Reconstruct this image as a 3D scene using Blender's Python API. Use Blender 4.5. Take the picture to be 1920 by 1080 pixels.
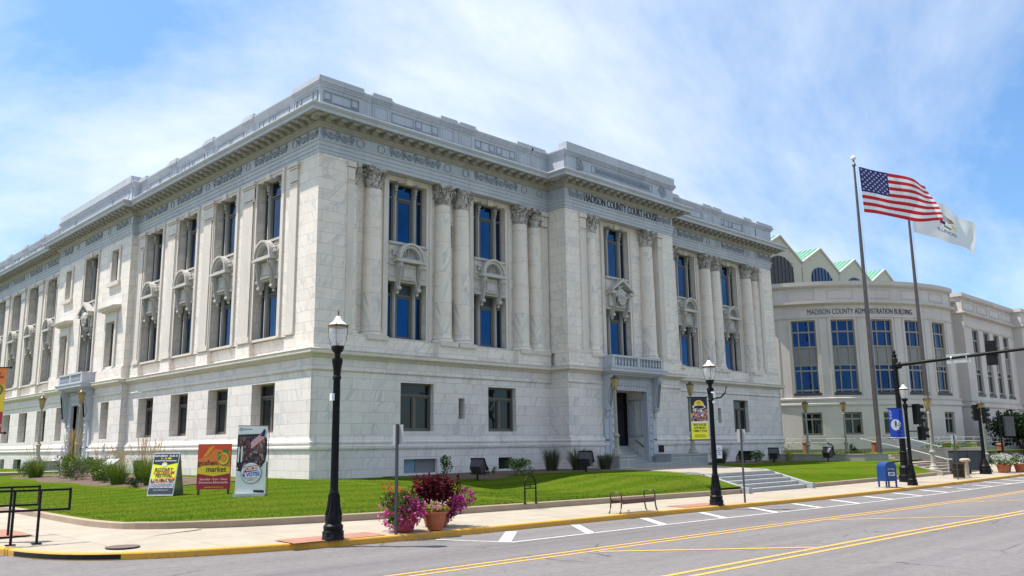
import bpy, bmesh, math, random
from mathutils import Vector, Matrix
import numpy as np
PI = math.pi; R_ = math.radians
for o in list(bpy.data.objects): bpy.data.objects.remove(o)
sc = bpy.context.scene; COL = sc.collection
# ------------------------------------------------------------------ camera, world, sun
cd = bpy.data.cameras.new("camera"); cam = bpy.data.objects.new("camera", cd); COL.objects.link(cam); sc.camera = cam
cd.sensor_width = 36; cd.lens = 1590/1920*36; cd.clip_end = 5000; cd.clip_start = .1
CM = Matrix(((0.71392291, -0.11891482, -0.69005315), (-0.70010797, -0.13918412, -0.70034035), (-0.0127636, 0.98310073, -0.18261995)))
cam.matrix_world = Matrix.Translation((0, 0, 2.32)) @ CM.to_4x4()
SUN = Vector((.3125, -.355, -1)).normalized()
sd = bpy.data.lights.new("sun", 'SUN'); sd.energy = 4.7; sd.angle = R_(.53); sd.color = (1, .95, .87)
so = bpy.data.objects.new("sun", sd); COL.objects.link(so); so.rotation_euler = SUN.to_track_quat('-Z', 'Y').to_euler(); so.location = (0, 0, 60)
w = bpy.data.worlds.new("World"); sc.world = w; w.use_nodes = True
nt = w.node_tree; N = nt.nodes; L = nt.links; N.clear()
sky = N.new('ShaderNodeTexSky'); sky.sky_type = 'NISHITA'; sky.sun_disc = False
sky.sun_elevation = math.asin(-SUN.z); sky.sun_rotation = math.atan2(-SUN.x, -SUN.y); sky.altitude = 100; sky.air_density = 1.0; sky.dust_density = .35; sky.ozone_density = 1.5
tc = N.new('ShaderNodeTexCoord'); sep = N.new('ShaderNodeSeparateXYZ'); L.new(tc.outputs['Generated'], sep.inputs[0])
def wm(op, a, b=None):
    n = N.new('ShaderNodeMath'); n.operation = op
    for i, v in enumerate((a, b)):
        if v is None: continue
        if isinstance(v, (int, float)): n.inputs[i].default_value = v
        else: L.new(v, n.inputs[i])
    return n.outputs[0]
zz = wm('ADD', wm('MAXIMUM', sep.outputs[2], 0), .18)
cmb = N.new('ShaderNodeCombineXYZ'); L.new(wm('DIVIDE', sep.outputs[0], zz), cmb.inputs[0]); L.new(wm('DIVIDE', sep.outputs[1], zz), cmb.inputs[1])
mp = N.new('ShaderNodeMapping'); mp.inputs['Rotation'].default_value = (0, 0, R_(-30)); mp.inputs['Scale'].default_value = (.8, 1.0, 1); mp.inputs['Location'].default_value = (4, 4, 0); L.new(cmb.outputs[0], mp.inputs[0])
n1 = N.new('ShaderNodeTexNoise'); n1.inputs['Scale'].default_value = .5; n1.inputs['Detail'].default_value = 9; n1.inputs['Roughness'].default_value = .62; n1.inputs['Distortion'].default_value = .35; L.new(mp.outputs[0], n1.inputs['Vector'])
cr = N.new('ShaderNodeValToRGB'); cr.color_ramp.elements[0].position = .40; cr.color_ramp.elements[1].position = .63; L.new(n1.outputs[0], cr.inputs[0])
mx = N.new('ShaderNodeMix'); mx.data_type = 'RGBA'; L.new(wm('MULTIPLY', cr.outputs[0], .9), mx.inputs[0])
hs = N.new('ShaderNodeHueSaturation'); hs.inputs['Saturation'].default_value = 1.05; hs.inputs['Value'].default_value = 1.25; L.new(sky.outputs[0], hs.inputs['Color'])
dk = N.new('ShaderNodeMapRange'); dk.inputs['From Min'].default_value = .0; dk.inputs['From Max'].default_value = .55; L.new(sep.outputs[2], dk.inputs['Value'])
tn = N.new('ShaderNodeValToRGB'); tn.color_ramp.elements[0].color = (.37,.50,.64,1); tn.color_ramp.elements[1].color = (.80,.92,.96,1); L.new(dk.outputs[0], tn.inputs[0])
mu = N.new('ShaderNodeMix'); mu.data_type = 'RGBA'; mu.blend_type = 'MULTIPLY'; mu.inputs[0].default_value = 1; L.new(hs.outputs[0], mu.inputs[6]); L.new(tn.outputs[0], mu.inputs[7])
L.new(mu.outputs[2], mx.inputs[6]); mx.inputs[7].default_value = (5.5, 5.75, 5.95, 1)
bg = N.new('ShaderNodeBackground'); bg.inputs[1].default_value = .13; L.new(mx.outputs[2], bg.inputs[0])
wo = N.new('ShaderNodeOutputWorld'); L.new(bg.outputs[0], wo.inputs[0])
sc.view_settings.view_transform = 'Standard'; sc.view_settings.look = 'None'; sc.view_settings.exposure = 0.66; sc.view_settings.gamma = 1
# ------------------------------------------------------------------ helpers
class MB:
    def __init__(s): s.v = []; s.f = []; s.mi = []; s.m = 0; s.T = None
    def add(s, vs, fs):
        b = len(s.v)
        s.v += [tuple(s.T(*p)) for p in vs] if s.T else [tuple(p) for p in vs]
        s.f += [tuple(b+i for i in f) for f in fs]; s.mi += [s.m]*len(fs); return s
    def box(s, x0, x1, y0, y1, z0, z1):
        return s.add([(x0,y0,z0),(x1,y0,z0),(x1,y1,z0),(x0,y1,z0),(x0,y0,z1),(x1,y0,z1),(x1,y1,z1),(x0,y1,z1)],
            [(0,3,2,1),(4,5,6,7),(0,1,5,4),(1,2,6,5),(2,3,7,6),(3,0,4,7)])
    def quad(s, a, b, c, d): return s.add([a,b,c,d], [(0,1,2,3)])
    def lathe(s, prof, c=(0,0,0), n=16, sx=1, sy=1, rot=0, cap=True):
        vs = []; fs = []; k = len(prof)
        for r, z in prof:
            for i in range(n):
                a = rot+2*PI*i/n; vs.append((c[0]+r*sx*math.cos(a), c[1]+r*sy*math.sin(a), c[2]+z))
        for j in range(k-1):
            for i in range(n):
                i2 = (i+1) % n; fs.append((j*n+i, j*n+i2, (j+1)*n+i2, (j+1)*n+i))
        if cap: fs.append(tuple(range(n))[::-1]); fs.append(tuple((k-1)*n+i for i in range(n)))
        return s.add(vs, fs)
    def tube(s, pts, r, n=8, r1=None):
        pts = [Vector(p) for p in pts]; vs = []; fs = []; m = len(pts); up = Vector((0,0,1))
        for j, p in enumerate(pts):
            d = (pts[min(j+1,m-1)]-pts[max(j-1,0)]).normalized()
            u = up if abs(d.dot(up)) < .95 else Vector((1,0,0))
            a = d.cross(u).normalized(); b = d.cross(a); rr = r if r1 is None else r+(r1-r)*j/(m-1)
            for i in range(n):
                t = 2*PI*i/n+PI/n; q = p+a*math.cos(t)*rr+b*math.sin(t)*rr; vs.append(tuple(q))
        for j in range(m-1):
            for i in range(n):
                i2 = (i+1) % n; fs.append((j*n+i, j*n+i2, (j+1)*n+i2, (j+1)*n+i))
        fs.append(tuple(range(n))); fs.append(tuple((m-1)*n+i for i in range(n)))
        return s.add(vs, fs)
    def prism(s, poly, fn, a, b):                       # poly (p,q) extruded between a and b; fn(p,q,t) -> xyz
        n = len(poly); vs = [fn(p,q,a) for p,q in poly]+[fn(p,q,b) for p,q in poly]
        fs = [(i,(i+1)%n,n+(i+1)%n,n+i) for i in range(n)]+[tuple(range(n)),tuple(range(n,2*n))]
        return s.add(vs, fs)
    def ball(s, c, r, n=8, sz=1):
        return s.lathe([(max(.001,r*math.sin(PI*j/n)), -r*sz*math.cos(PI*j/n)) for j in range(n+1)], c, n+2, cap=False)
    def sweep(s, prof, path, closed=False):             # prof (o,z); outward = right of heading
        m = len(path); offs = []
        for i in range(m):
            p = Vector(path[i]); 
            a = Vector(path[i-1]) if (i > 0 or closed) else None; b = Vector(path[(i+1) % m]) if (i < m-1 or closed) else None
            d1 = (p-a).normalized() if a is not None else None; d2 = (b-p).normalized() if b is not None else None
            if d1 is None: d1 = d2
            if d2 is None: d2 = d1
            n1 = Vector((d1.y,-d1.x)); n2 = Vector((d2.y,-d2.x)); mm = (n1+n2).normalized(); mm = mm/max(.3, mm.dot(n1)); offs.append((p, mm))
        k = len(prof); vs = []; fs = []
        for p, mm in offs:
            for o, z in prof: q = p+mm*o; vs.append((q.x,q.y,z))
        for i in range(m if closed else m-1):
            j = (i+1) % m
            for t in range(k-1): fs.append((i*k+t, j*k+t, j*k+t+1, i*k+t+1))
        return s.add(vs, fs)
    def mesh(s, name, recalc=True, smooth=None):
        me = bpy.data.meshes.new(name); me.from_pydata(s.v, [], s.f); 
        if any(s.mi): me.polygons.foreach_set('material_index', s.mi)
        if recalc:
            bm = bmesh.new(); bm.from_mesh(me); bmesh.ops.recalc_face_normals(bm, faces=bm.faces); bm.to_mesh(me); bm.free()
        if smooth:
            me.polygons.foreach_set('use_smooth', [True]*len(me.polygons)); 
            try: me.set_sharp_from_angle(angle=R_(smooth))
            except Exception: pass
        return me
def obj(name, mb, mat, parent=None, recalc=True, smooth=None, loc=None):
    me = mb if isinstance(mb, bpy.types.Mesh) else mb.mesh(name, recalc, smooth)
    if not me.materials:
        for m in (mat if isinstance(mat, (list, tuple)) else [mat]): me.materials.append(m)
    o = bpy.data.objects.new(name, me); COL.objects.link(o)
    if parent: o.parent = parent
    if loc: o.location = loc
    return o
def tag(o, label, cat, group=None, kind=None):
    o['label'] = label; o['category'] = cat
    if group: o['group'] = group
    if kind: o['kind'] = kind
    return o
def thing(name, label, cat, loc=(0,0,0), rz=0, group=None):
    o = bpy.data.objects.new(name, None); COL.objects.link(o); o.location = loc; o.rotation_euler = (0,0,rz); o.empty_display_size = .3
    return tag(o, label, cat, group)
def struct(name, mb, mat, **k):
    o = obj(name, mb, mat, **k); o['kind'] = 'structure'; return o
def dup(root, loc, rz=None, label=None, group=None, scale=None, parent=None):
    def cp(o, par):
        c = o.copy(); COL.objects.link(c); c.parent = par
        for ch in o.children: cp(ch, c)
        return c
    r = cp(root, parent if parent else root.parent); r.location = loc
    if rz is not None: r.rotation_euler = (0,0,rz)
    if label: r['label'] = label
    if group: r['group'] = group
    if scale: r.scale = (scale,)*3 if isinstance(scale,(int,float)) else scale
    return r
# ------------------------------------------------------------------ materials
def newmat(name):
    m = bpy.data.materials.new(name); m.use_nodes = True; nt = m.node_tree
    return m, nt, nt.nodes['Principled BSDF']
class NT:
    def __init__(s, nt): s.t = nt; s.N = nt.nodes; s.L = nt.links
    def put(s, sock, v):
        if v is None: return
        if hasattr(v, 'links') or isinstance(v, bpy.types.NodeSocket): s.L.new(v, sock)
        else:
            if isinstance(v, (tuple, list)) and len(v) == 3 and sock.type == 'RGBA': v = (*v, 1)
            sock.default_value = v
    def math(s, op, a, b=None, c=None, clamp=False):
        n = s.N.new('ShaderNodeMath'); n.operation = op; n.use_clamp = clamp
        for i, v in enumerate((a,b,c)): s.put(n.inputs[i], v) if v is not None else None
        return n.outputs[0]
    def noise(s, vec, scale, detail=4, rough=.5, dist=0):
        n = s.N.new('ShaderNodeTexNoise'); s.put(n.inputs['Vector'], vec); n.inputs['Scale'].default_value = scale; n.inputs['Detail'].default_value = detail; n.inputs['Roughness'].default_value = rough; n.inputs['Distortion'].default_value = dist
        return n.outputs[0]
    def ramp(s, f, *st):
        n = s.N.new('ShaderNodeValToRGB'); s.put(n.inputs[0], f); e = n.color_ramp.elements
        while len(e) < len(st): e.new(.5)
        for i, (p, c) in enumerate(st): e[i].position = p; e[i].color = (*c, 1) if isinstance(c, (tuple,list)) else (c,c,c,1)
        return n.outputs[0]
    def mix(s, f, a, b, mode='MIX'):
        n = s.N.new('ShaderNodeMix'); n.data_type = 'RGBA'; n.blend_type = mode; s.put(n.inputs[0], f); s.put(n.inputs[6], a); s.put(n.inputs[7], b); return n.outputs[2]
    def map(s, vec, scale=(1,1,1), rot=(0,0,0), loc=(0,0,0)):
        n = s.N.new('ShaderNodeMapping'); s.put(n.inputs[0], vec); n.inputs['Scale'].default_value = scale; n.inputs['Rotation'].default_value = rot; n.inputs['Location'].default_value = loc; return n.outputs[0]
    def coord(s, k='Object'): return s.N.new('ShaderNodeTexCoord').outputs[k]
    def world(s): return s.N.new('ShaderNodeNewGeometry').outputs['Position']
    def bump(s, h, st, dist=.02):
        n = s.N.new('ShaderNodeBump'); n.inputs['Strength'].default_value = st; n.inputs['Distance'].default_value = dist; s.put(n.inputs['Height'], h); return n.outputs[0]
def simple(name, col, rough=.6, var=.15, scale=8, metal=0, bump=.1, spec=None, col2=None, coat=0):
    m, nt, b = newmat(name); t = NT(nt); g = t.world()
    f = t.noise(g, scale, 5, .6); c2 = col2 or tuple(c*(1-var) for c in col); c1 = tuple(min(1, c*(1+var)) for c in col)
    t.put(b.inputs['Base Color'], t.ramp(f, (.3, c2), (.7, c1))); t.put(b.inputs['Roughness'], t.math('MULTIPLY_ADD', f, .25, rough-.12)); b.inputs['Metallic'].default_value = metal
    if bump: t.put(b.inputs['Normal'], t.bump(t.noise(g, scale*6, 3), bump, .01))
    if spec is not None: b.inputs['Specular IOR Level'].default_value = spec
    if coat: b.inputs['Coat Weight'].default_value = coat
    return m
def stone(name, base, vein, tan, bw=1.35, bh=.567, joints=True, veins=1.0, rot=.9, zoff=0, rough=.55, stain=.35, joint_dark=.55, soot=0):
    m, nt, b = newmat(name); t = NT(nt); g = t.N.new('ShaderNodeNewGeometry'); P = t.N.new('ShaderNodeSeparateXYZ'); t.L.new(g.outputs['Position'], P.inputs[0])
    Nn = t.N.new('ShaderNodeSeparateXYZ'); t.L.new(g.outputs['True Normal'], Nn.inputs[0])
    st = t.math('GREATER_THAN', t.math('ABSOLUTE', Nn.outputs[0]), .7)
    u = t.math('ADD', t.math('MULTIPLY', P.outputs[1], st), t.math('MULTIPLY', P.outputs[0], t.math('SUBTRACT', 1, st)))
    c = t.N.new('ShaderNodeCombineXYZ'); t.put(c.inputs[0], u); t.put(c.inputs[1], t.math('ADD', P.outputs[2], zoff))
    br = t.N.new('ShaderNodeTexBrick'); t.put(br.inputs['Vector'], c.outputs[0]); br.inputs['Scale'].default_value = 1; br.inputs['Brick Width'].default_value = bw; br.inputs['Row Height'].default_value = bh
    br.inputs['Mortar Size'].default_value = .011 if joints else 0; br.inputs['Mortar Smooth'].default_value = .2; br.inputs['Color1'].default_value = (0,0,0,1); br.inputs['Color2'].default_value = (1,1,1,1); br.inputs['Mortar'].default_value = (.5,.5,.5,1); br.offset = .5; br.squash = 1
    rnd = t.N.new('ShaderNodeSeparateColor'); t.L.new(br.outputs['Color'], rnd.inputs[0]); rv = rnd.outputs[0]
    c3 = t.N.new('ShaderNodeCombineXYZ'); t.put(c3.inputs[0], u); t.put(c3.inputs[1], P.outputs[2]); t.put(c3.inputs[2], t.math('MULTIPLY', rv, 9.0 if joints else 0))
    v1 = t.map(t.map(c3.outputs[0], (1,1,1), (0, 0, -rot)), (.28, 1.3, 1))
    nz = t.noise(v1, .9, 6, .55, 1.2)
    line = t.math('ABSOLUTE', t.math('SUBTRACT', nz, .5))
    vm = t.ramp(line, (0, 1.0), (.02, .55), (.055, 0.0))
    cloud = t.noise(v1, .55, 4, .5, .6)
    vmask = t.math('MULTIPLY', vm, t.ramp(cloud, (.40, 0.0), (.62, 1.0)))
    big = t.ramp(t.noise(v1, 1.6, 5, .6, .8), (.56, 0.0), (.75, 1.0))
    tanm = t.ramp(t.noise(t.map(c3.outputs[0], (.5, 1.6, 1), (0,0,-.5), (5,3,1)), 1.1, 5, .6, 1.0), (.56, 0.0), (.72, 1.0))
    tone = t.mix(t.math('MULTIPLY', rv, .9), base, tuple(x*.90 for x in base))
    tone = t.mix(t.math('MULTIPLY', vmask, .62*veins), tone, vein)
    tone = t.mix(t.math('MULTIPLY', big,   .22*veins), tone, tuple(v*1.25 for v in vein))
    tone = t.mix(t.math('MULTIPLY', tanm, .35*veins), tone, tan)
    gr = t.ramp(t.noise(t.map(g.outputs['Position'], (1.6, 1.6, .22)), 1.0, 6, .65), (.50, 0.0), (.75, 1.0))
    tone = t.mix(t.math('MULTIPLY', gr, stain), tone, tuple(v*.62 for v in base))
    if soot: tone = t.mix(t.math('MULTIPLY', t.ramp(t.noise(g.outputs['Position'], 3.6, 4, .7), (.47, 0.0), (.6, 1.0)), soot), tone, (.10,.085,.075))
    if joints: tone = t.mix(t.math('MULTIPLY', br.outputs['Fac'], joint_dark), tone, tuple(v*.35 for v in base))
    t.put(b.inputs['Base Color'], tone); b.inputs['Roughness'].default_value = rough; b.inputs['Specular IOR Level'].default_value = .35
    h = t.math('ADD', t.math('MULTIPLY', br.outputs['Fac'], -1.0 if joints else 0), t.math('MULTIPLY', t.noise(g.outputs['Position'], 22, 4), .25))
    t.put(b.inputs['Normal'], t.bump(h, .35, .012)); return m
M = {}
M['marble'] = stone('white_marble', (.80,.72,.635), (.40,.405,.45), (.55,.43,.31), stain=.22)
M['marble_low'] = stone('blue_veined_marble', (.76,.69,.64), (.36,.375,.43), (.52,.43,.33), zoff=-.1, rot=1.15, veins=1.0, stain=.2)
M['marble_plain'] = stone('carved_marble', (.69,.615,.535), (.38,.39,.44), (.50,.42,.31), bw=1.6, bh=50, veins=.6, stain=.4)
M['shaft'] = stone('shaft_marble', (.79,.705,.61), (.36,.38,.44), (.5,.42,.31), bw=60, bh=1.75, zoff=.2, veins=1.1, rot=1.2, stain=.15)
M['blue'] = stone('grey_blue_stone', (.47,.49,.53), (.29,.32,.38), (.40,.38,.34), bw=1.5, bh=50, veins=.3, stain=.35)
M['relief'] = stone('carved_relief_stone', (.32,.35,.395), (.2,.22,.26), (.3,.28,.25), joints=False, veins=.3, stain=.5)
M['capital'] = stone('weathered_capital_stone', (.56,.52,.48), (.16,.15,.16), (.2,.15,.12), joints=False, veins=1.3, stain=.9, soot=.75)
M['brown_grey'] = stone('brown_grey_moulding_stone', (.36,.345,.32), (.26,.25,.23), (.3,.25,.19), joints=False, veins=.5, stain=.6)  # darker brown-grey stone for the bed moulding and modillions
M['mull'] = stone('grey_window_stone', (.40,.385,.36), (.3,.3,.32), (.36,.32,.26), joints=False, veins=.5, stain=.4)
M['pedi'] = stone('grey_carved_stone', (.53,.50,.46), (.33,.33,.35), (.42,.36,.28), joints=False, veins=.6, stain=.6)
M['lime'] = stone('grey_limestone', (.61,.55,.51), (.40,.38,.36), (.46,.41,.35), bw=2.6, bh=2.2, veins=.25, stain=.25, joint_dark=.3, rough=.8)
M['lime_d'] = stone('limestone_trim', (.58,.525,.485), (.36,.34,.32), (.42,.37,.31), bw=2.6, bh=50, veins=.25, stain=.3, rough=.8)
M['step'] = stone('step_marble', (.33,.33,.325), (.45,.48,.52), (.5,.46,.4), bw=2.4, bh=50, veins=.6, stain=.35)
M['taupe'] = simple('taupe_painted_wood', (.115,.10,.082), .5, .1)
M['admframe'] = simple('khaki_window_frame', (.26,.235,.185), .5, .08)
M['lamp_black'] = simple('black_enamel', (.006,.006,.008), .5, .3, 6, 0, .15, spec=.18)
M['black'] = simple('black_metal', (.008,.008,.009), .5, .3, spec=.2)
M['bronze'] = simple('bronze_metal', (.09,.055,.04), .4, .3, 6, .5)
M['pole'] = simple('brown_anodised_pole', (.13,.105,.10), .38, .15, 3, .6)
M['plamp'] = simple('grey_green_cast_iron', (.30,.29,.23), .55, .2)
M['gold'] = simple('brass_trim', (.2,.125,.055), .35, .2, 10, .8)
M['silver'] = simple('aluminium', (.6,.61,.62), .35, .1, 5, .8)
M['greysign'] = simple('back_of_metal_sign', (.42,.43,.43), .45, .1, 4, .3)
M['white'] = simple('white_paint', (.75,.76,.76), .45, .05)
M['railgrey'] = simple('grey_white_rail_paint', (.48,.47,.46), .5, .08); M['red'] = simple('red_paint', (.5,.02,.03), .5, .1); M['dkred'] = simple('dark_red_vinyl', (.42,.012,.03), .45, .06)
M['orange'] = simple('orange_vinyl', (.85,.22,.03), .45, .06); M['yellow'] = simple('yellow_vinyl', (.85,.62,.02), .45, .06); M['yorange'] = simple('amber_vinyl', (.85,.36,.02), .45, .06)
M['ban_yellow'] = simple('lemon_vinyl', (.82,.80,.03), .45, .06); M['ink'] = simple('dark_navy_ink', (.015,.018,.03), .5, .1); M['purple'] = simple('plum_ink', (.06,.015,.04), .5, .1)
M['green'] = simple('green_ink', (.05,.22,.03), .5, .1); M['ban_blue'] = simple('royal_blue_cloth', (.01,.07,.52), .6, .12); M['navy'] = simple('navy_cloth', (.025,.03,.16), .65, .1)
M['mailblue'] = simple('postal_blue_paint', (.008,.045,.19), .4, .12, 4); M['terracotta'] = simple('terracotta', (.42,.12,.05), .7, .15); M['dark'] = simple('dark_interior', (.01,.01,.011), .9, .1)
M['kiosk'] = simple('charcoal_panel', (.035,.042,.05), .5, .1); M['rust'] = simple('rust_painted_post', (.26,.09,.045), .7, .2); M['tan'] = simple('tan_concrete', (.42,.35,.25), .8, .12, 20)
M['copper'] = simple('green_copper_roof', (.13,.30,.21), .6, .12, 3); M['stucco'] = simple('pale_stucco', (.42,.41,.34), .85, .05, 20); M['stuccod'] = simple('trim_stucco', (.46,.43,.37), .85, .05)
M['louver'] = simple('louver_metal', (.04,.04,.04), .6, .2); M['flood'] = simple('floodlight_housing', (.06,.055,.07), .4, .2, 6, .3)
M['letter'] = simple('dark_bronze_letter', (.018,.02,.025), .45, .1, 6); M['skin'] = simple('mixed_print', (.4,.3,.3), .6, .3)
M['cover'] = simple('cast_iron_cover', (.13,.085,.07), .7, .3, 30); M['spandrel'] = simple('speckled_granite', (.23,.22,.22), .5, .5, 40)
M['mulch'] = simple('bark_mulch', (.11,.07,.05), .95, .5, 14, bump=.8); M['bark'] = simple('bark', (.12,.09,.06), .9, .3); M['soil'] = simple('soil', (.05,.035,.025), .95, .3, 20)
M['flagred'] = simple('flag_red', (.55,.015,.03), .75, .05); M['flagwhite'] = simple('flag_white', (.8,.8,.8), .75, .03)
for k in ('flagred','flagwhite','navy'):                      # thin cloth lets some light through
    nt_ = M[k].node_tree; b_ = nt_.nodes['Principled BSDF']; tr = nt_.nodes.new('ShaderNodeBsdfTranslucent'); msn = nt_.nodes.new('ShaderNodeMixShader'); msn.inputs[0].default_value = .35
    nt_.links.new(b_.inputs['Base Color'].links[0].from_socket, tr.inputs[0]); nt_.links.new(b_.outputs[0], msn.inputs[1]); nt_.links.new(tr.outputs[0], msn.inputs[2]); nt_.links.new(msn.outputs[0], nt_.nodes['Material Output'].inputs[0])
def glassmat(name, col, met, rough=.03, wob=.25):
    m, nt, b = newmat(name); t = NT(nt); g = t.world(); f = t.noise(g, .35, 3, .5)
    t.put(b.inputs['Base Color'], t.ramp(f, (.3, tuple(c*.6 for c in col)), (.7, col))); b.inputs['Metallic'].default_value = met; b.inputs['Roughness'].default_value = rough
    t.put(b.inputs['Normal'], t.bump(t.noise(g, .7, 2), wob, .05)); return m
M['glass'] = glassmat('blue_window_glass', (.007,.06,.155), .85); M['glass_dk'] = glassmat('dark_window_glass', (.008,.016,.018), .22); M['glass_adm'] = glassmat('tinted_window_glass', (.006,.04,.13), .75)
M['glass_side'] = glassmat('dusky_window_glass', (.012,.045,.12), .6)
def clearglass(name, col, alpha):
    m, nt, b = newmat(name); b.inputs['Base Color'].default_value = (*col, 1); b.inputs['Roughness'].default_value = .08; b.inputs['Alpha'].default_value = alpha; b.inputs['Coat Weight'].default_value = .6; return m
M['acorn'] = clearglass('clear_acorn_glass', (.8,.8,.8), .3); M['amber'] = simple('amber_lamp_glass', (.36,.27,.11), .25, .2, 10)
# asphalt
def asphalt():
    m, nt, b = newmat('asphalt'); t = NT(nt); g = t.world()
    f = t.noise(g, 60, 3, .75); s2 = t.noise(g, 200, 2, .8); p = t.noise(t.map(g, (.25, 1.1, 1)), .5, 5, .6); tr = t.noise(t.map(g, (.05, 1.6, 1)), 1, 3, .5)
    c = t.ramp(f, (.28, (.06,.053,.053)), (.5, (.15,.134,.134)), (.72, (.28,.255,.25))); c = t.mix(.4, c, t.ramp(t.noise(g, 17, 4, .8), (.36, (.075,.067,.067)), (.64, (.27,.245,.24)))); c = t.mix(.3, c, t.ramp(s2, (.35, (.06,.056,.056)), (.65, (.36,.34,.34))))
    c = t.mix(t.math('MULTIPLY', t.ramp(p, (.4, 0.0), (.7, 1.0)), .4), c, (.10,.09,.09)); c = t.mix(.28, c, t.ramp(t.noise(g, 5, 5, .8), (.38, (.08,.072,.072)), (.62, (.235,.215,.21))))
    spy = t.N.new('ShaderNodeSeparateXYZ'); t.put(spy.inputs[0], g); trk = t.math('MULTIPLY_ADD', t.math('SINE', t.math('MULTIPLY', t.math('ADD', spy.outputs[1], 1.1), 3.3)), .5, .5); lane = t.ramp(t.math('MULTIPLY', spy.outputs[1], .05), (.63, 0.0), (.66, 1.0), (.75, 1.0), (.78, 0.0))
    c = t.mix(t.math('MULTIPLY', lane, .28), c, (.085,.075,.08)); c = t.mix(t.math('MULTIPLY', trk, .12), c, (.09,.08,.08))
    oil = t.ramp(t.noise(g, 1.7, 3, .6), (.66, 0.0), (.74, 1.0)); c = t.mix(t.math('MULTIPLY', oil, .3), c, (.06,.055,.055)); c = t.mix(t.math('MULTIPLY', t.ramp(tr, (.45, 0.0), (.65, 1.0)), .25), c, (.24,.225,.22))
    vor = t.N.new('ShaderNodeTexVoronoi'); vor.feature = 'DISTANCE_TO_EDGE'; t.put(vor.inputs['Vector'], t.mix(.08, t.map(g, (.16,.3,1)), t.noise(g, 1.2, 4))); vor.inputs['Scale'].default_value = 1
    cr = t.math('MULTIPLY', t.math('LESS_THAN', vor.outputs['Distance'], .0035), t.ramp(t.noise(g, .25, 2), (.5, 0.0), (.56, 1.0)))
    c = t.mix(t.math('MULTIPLY', cr, .7), c, (.05,.045,.045)); t.put(b.inputs['Base Color'], c); b.inputs['Roughness'].default_value = .85; b.inputs['Specular IOR Level'].default_value = .3
    t.put(b.inputs['Normal'], t.bump(f, .5, .01)); return m
M['asphalt'] = asphalt()
def paint(name, col, wear=.5):
    m, nt, b = newmat(name); t = NT(nt); g = t.world(); f = t.noise(g, 9, 6, .7); f2 = t.noise(g, 70, 3, .7)
    c = t.mix(t.math('MULTIPLY', t.ramp(t.math('ADD', t.math('MULTIPLY', f, .6), t.math('MULTIPLY', f2, .4)), (.49, 0.0), (.60, 1.0)), wear), col, (.22,.2,.19)); t.put(b.inputs['Base Color'], c); b.inputs['Roughness'].default_value = .7; t.put(b.inputs['Normal'], t.bump(f2, .3, .006)); return m
M['p_white'] = paint('white_road_paint', (.6,.6,.6), .8); M['p_yellow'] = paint('yellow_road_paint', (.66,.37,.045), .8); M['kerb_y'] = paint('yellow_kerb_paint', (.64,.32,.02), .6)
def concrete(name, col, joint=None, dark=.7, sc_=1.5, dirt=.3):
    m, nt, b = newmat(name); t = NT(nt); g = t.world(); f = t.noise(g, 1.1, 6, .65); f2 = t.noise(g, 45, 3, .6)
    c = t.ramp(f, (.3, tuple(x*.84 for x in col)), (.7, tuple(min(1,x*1.06) for x in col))); c = t.mix(.12, c, t.ramp(f2, (.3, 0.0), (.7, 1.0)), 'OVERLAY')
    c = t.mix(t.math('MULTIPLY', t.ramp(t.noise(g, .35, 5, .7), (.52, 0.0), (.68, 1.0)), dirt), c, tuple(x*.62 for x in col))
    sp = t.math('MULTIPLY', t.math('GREATER_THAN', t.noise(g, 7, 2), .73), .3); c = t.mix(sp, c, tuple(x*.4 for x in col))
    if joint:
        br = t.N.new('ShaderNodeTexBrick'); t.put(br.inputs['Vector'], g); br.offset = 0; br.inputs['Scale'].default_value = 1; br.inputs['Brick Width'].default_value = joint; br.inputs['Row Height'].default_value = joint; br.inputs['Mortar Size'].default_value = .012
        c = t.mix(t.math('MULTIPLY', br.outputs['Fac'], dark), c, tuple(x*.35 for x in col))
    t.put(b.inputs['Base Color'], c); b.inputs['Roughness'].default_value = .85; t.put(b.inputs['Normal'], t.bump(f2, .2, .006)); return m
M['walk'] = concrete('pale_concrete_paving', (.365,.315,.245), 1.83, .6); M['kerbstone'] = concrete('concrete_edging', (.36,.275,.2), None); M['conc'] = concrete('plaza_concrete', (.34,.29,.235), 1.5, .5); M['retain'] = concrete('retaining_wall_concrete', (.36,.33,.28), None, dirt=.4)
def brickpave():
    m, nt, b = newmat('red_brick_paving'); t = NT(nt); br = t.N.new('ShaderNodeTexBrick'); t.put(br.inputs['Vector'], t.world()); br.inputs['Scale'].default_value = 1; br.inputs['Brick Width'].default_value = .2; br.inputs['Row Height'].default_value = .1; br.inputs['Mortar Size'].default_value = .006
    br.inputs['Color1'].default_value = (.38,.15,.09,1); br.inputs['Color2'].default_value = (.28,.12,.08,1); br.inputs['Mortar'].default_value = (.3,.25,.2,1); t.put(b.inputs['Base Color'], br.outputs[0]); b.inputs['Roughness'].default_value = .85; return m
M['brick'] = brickpave()
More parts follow.
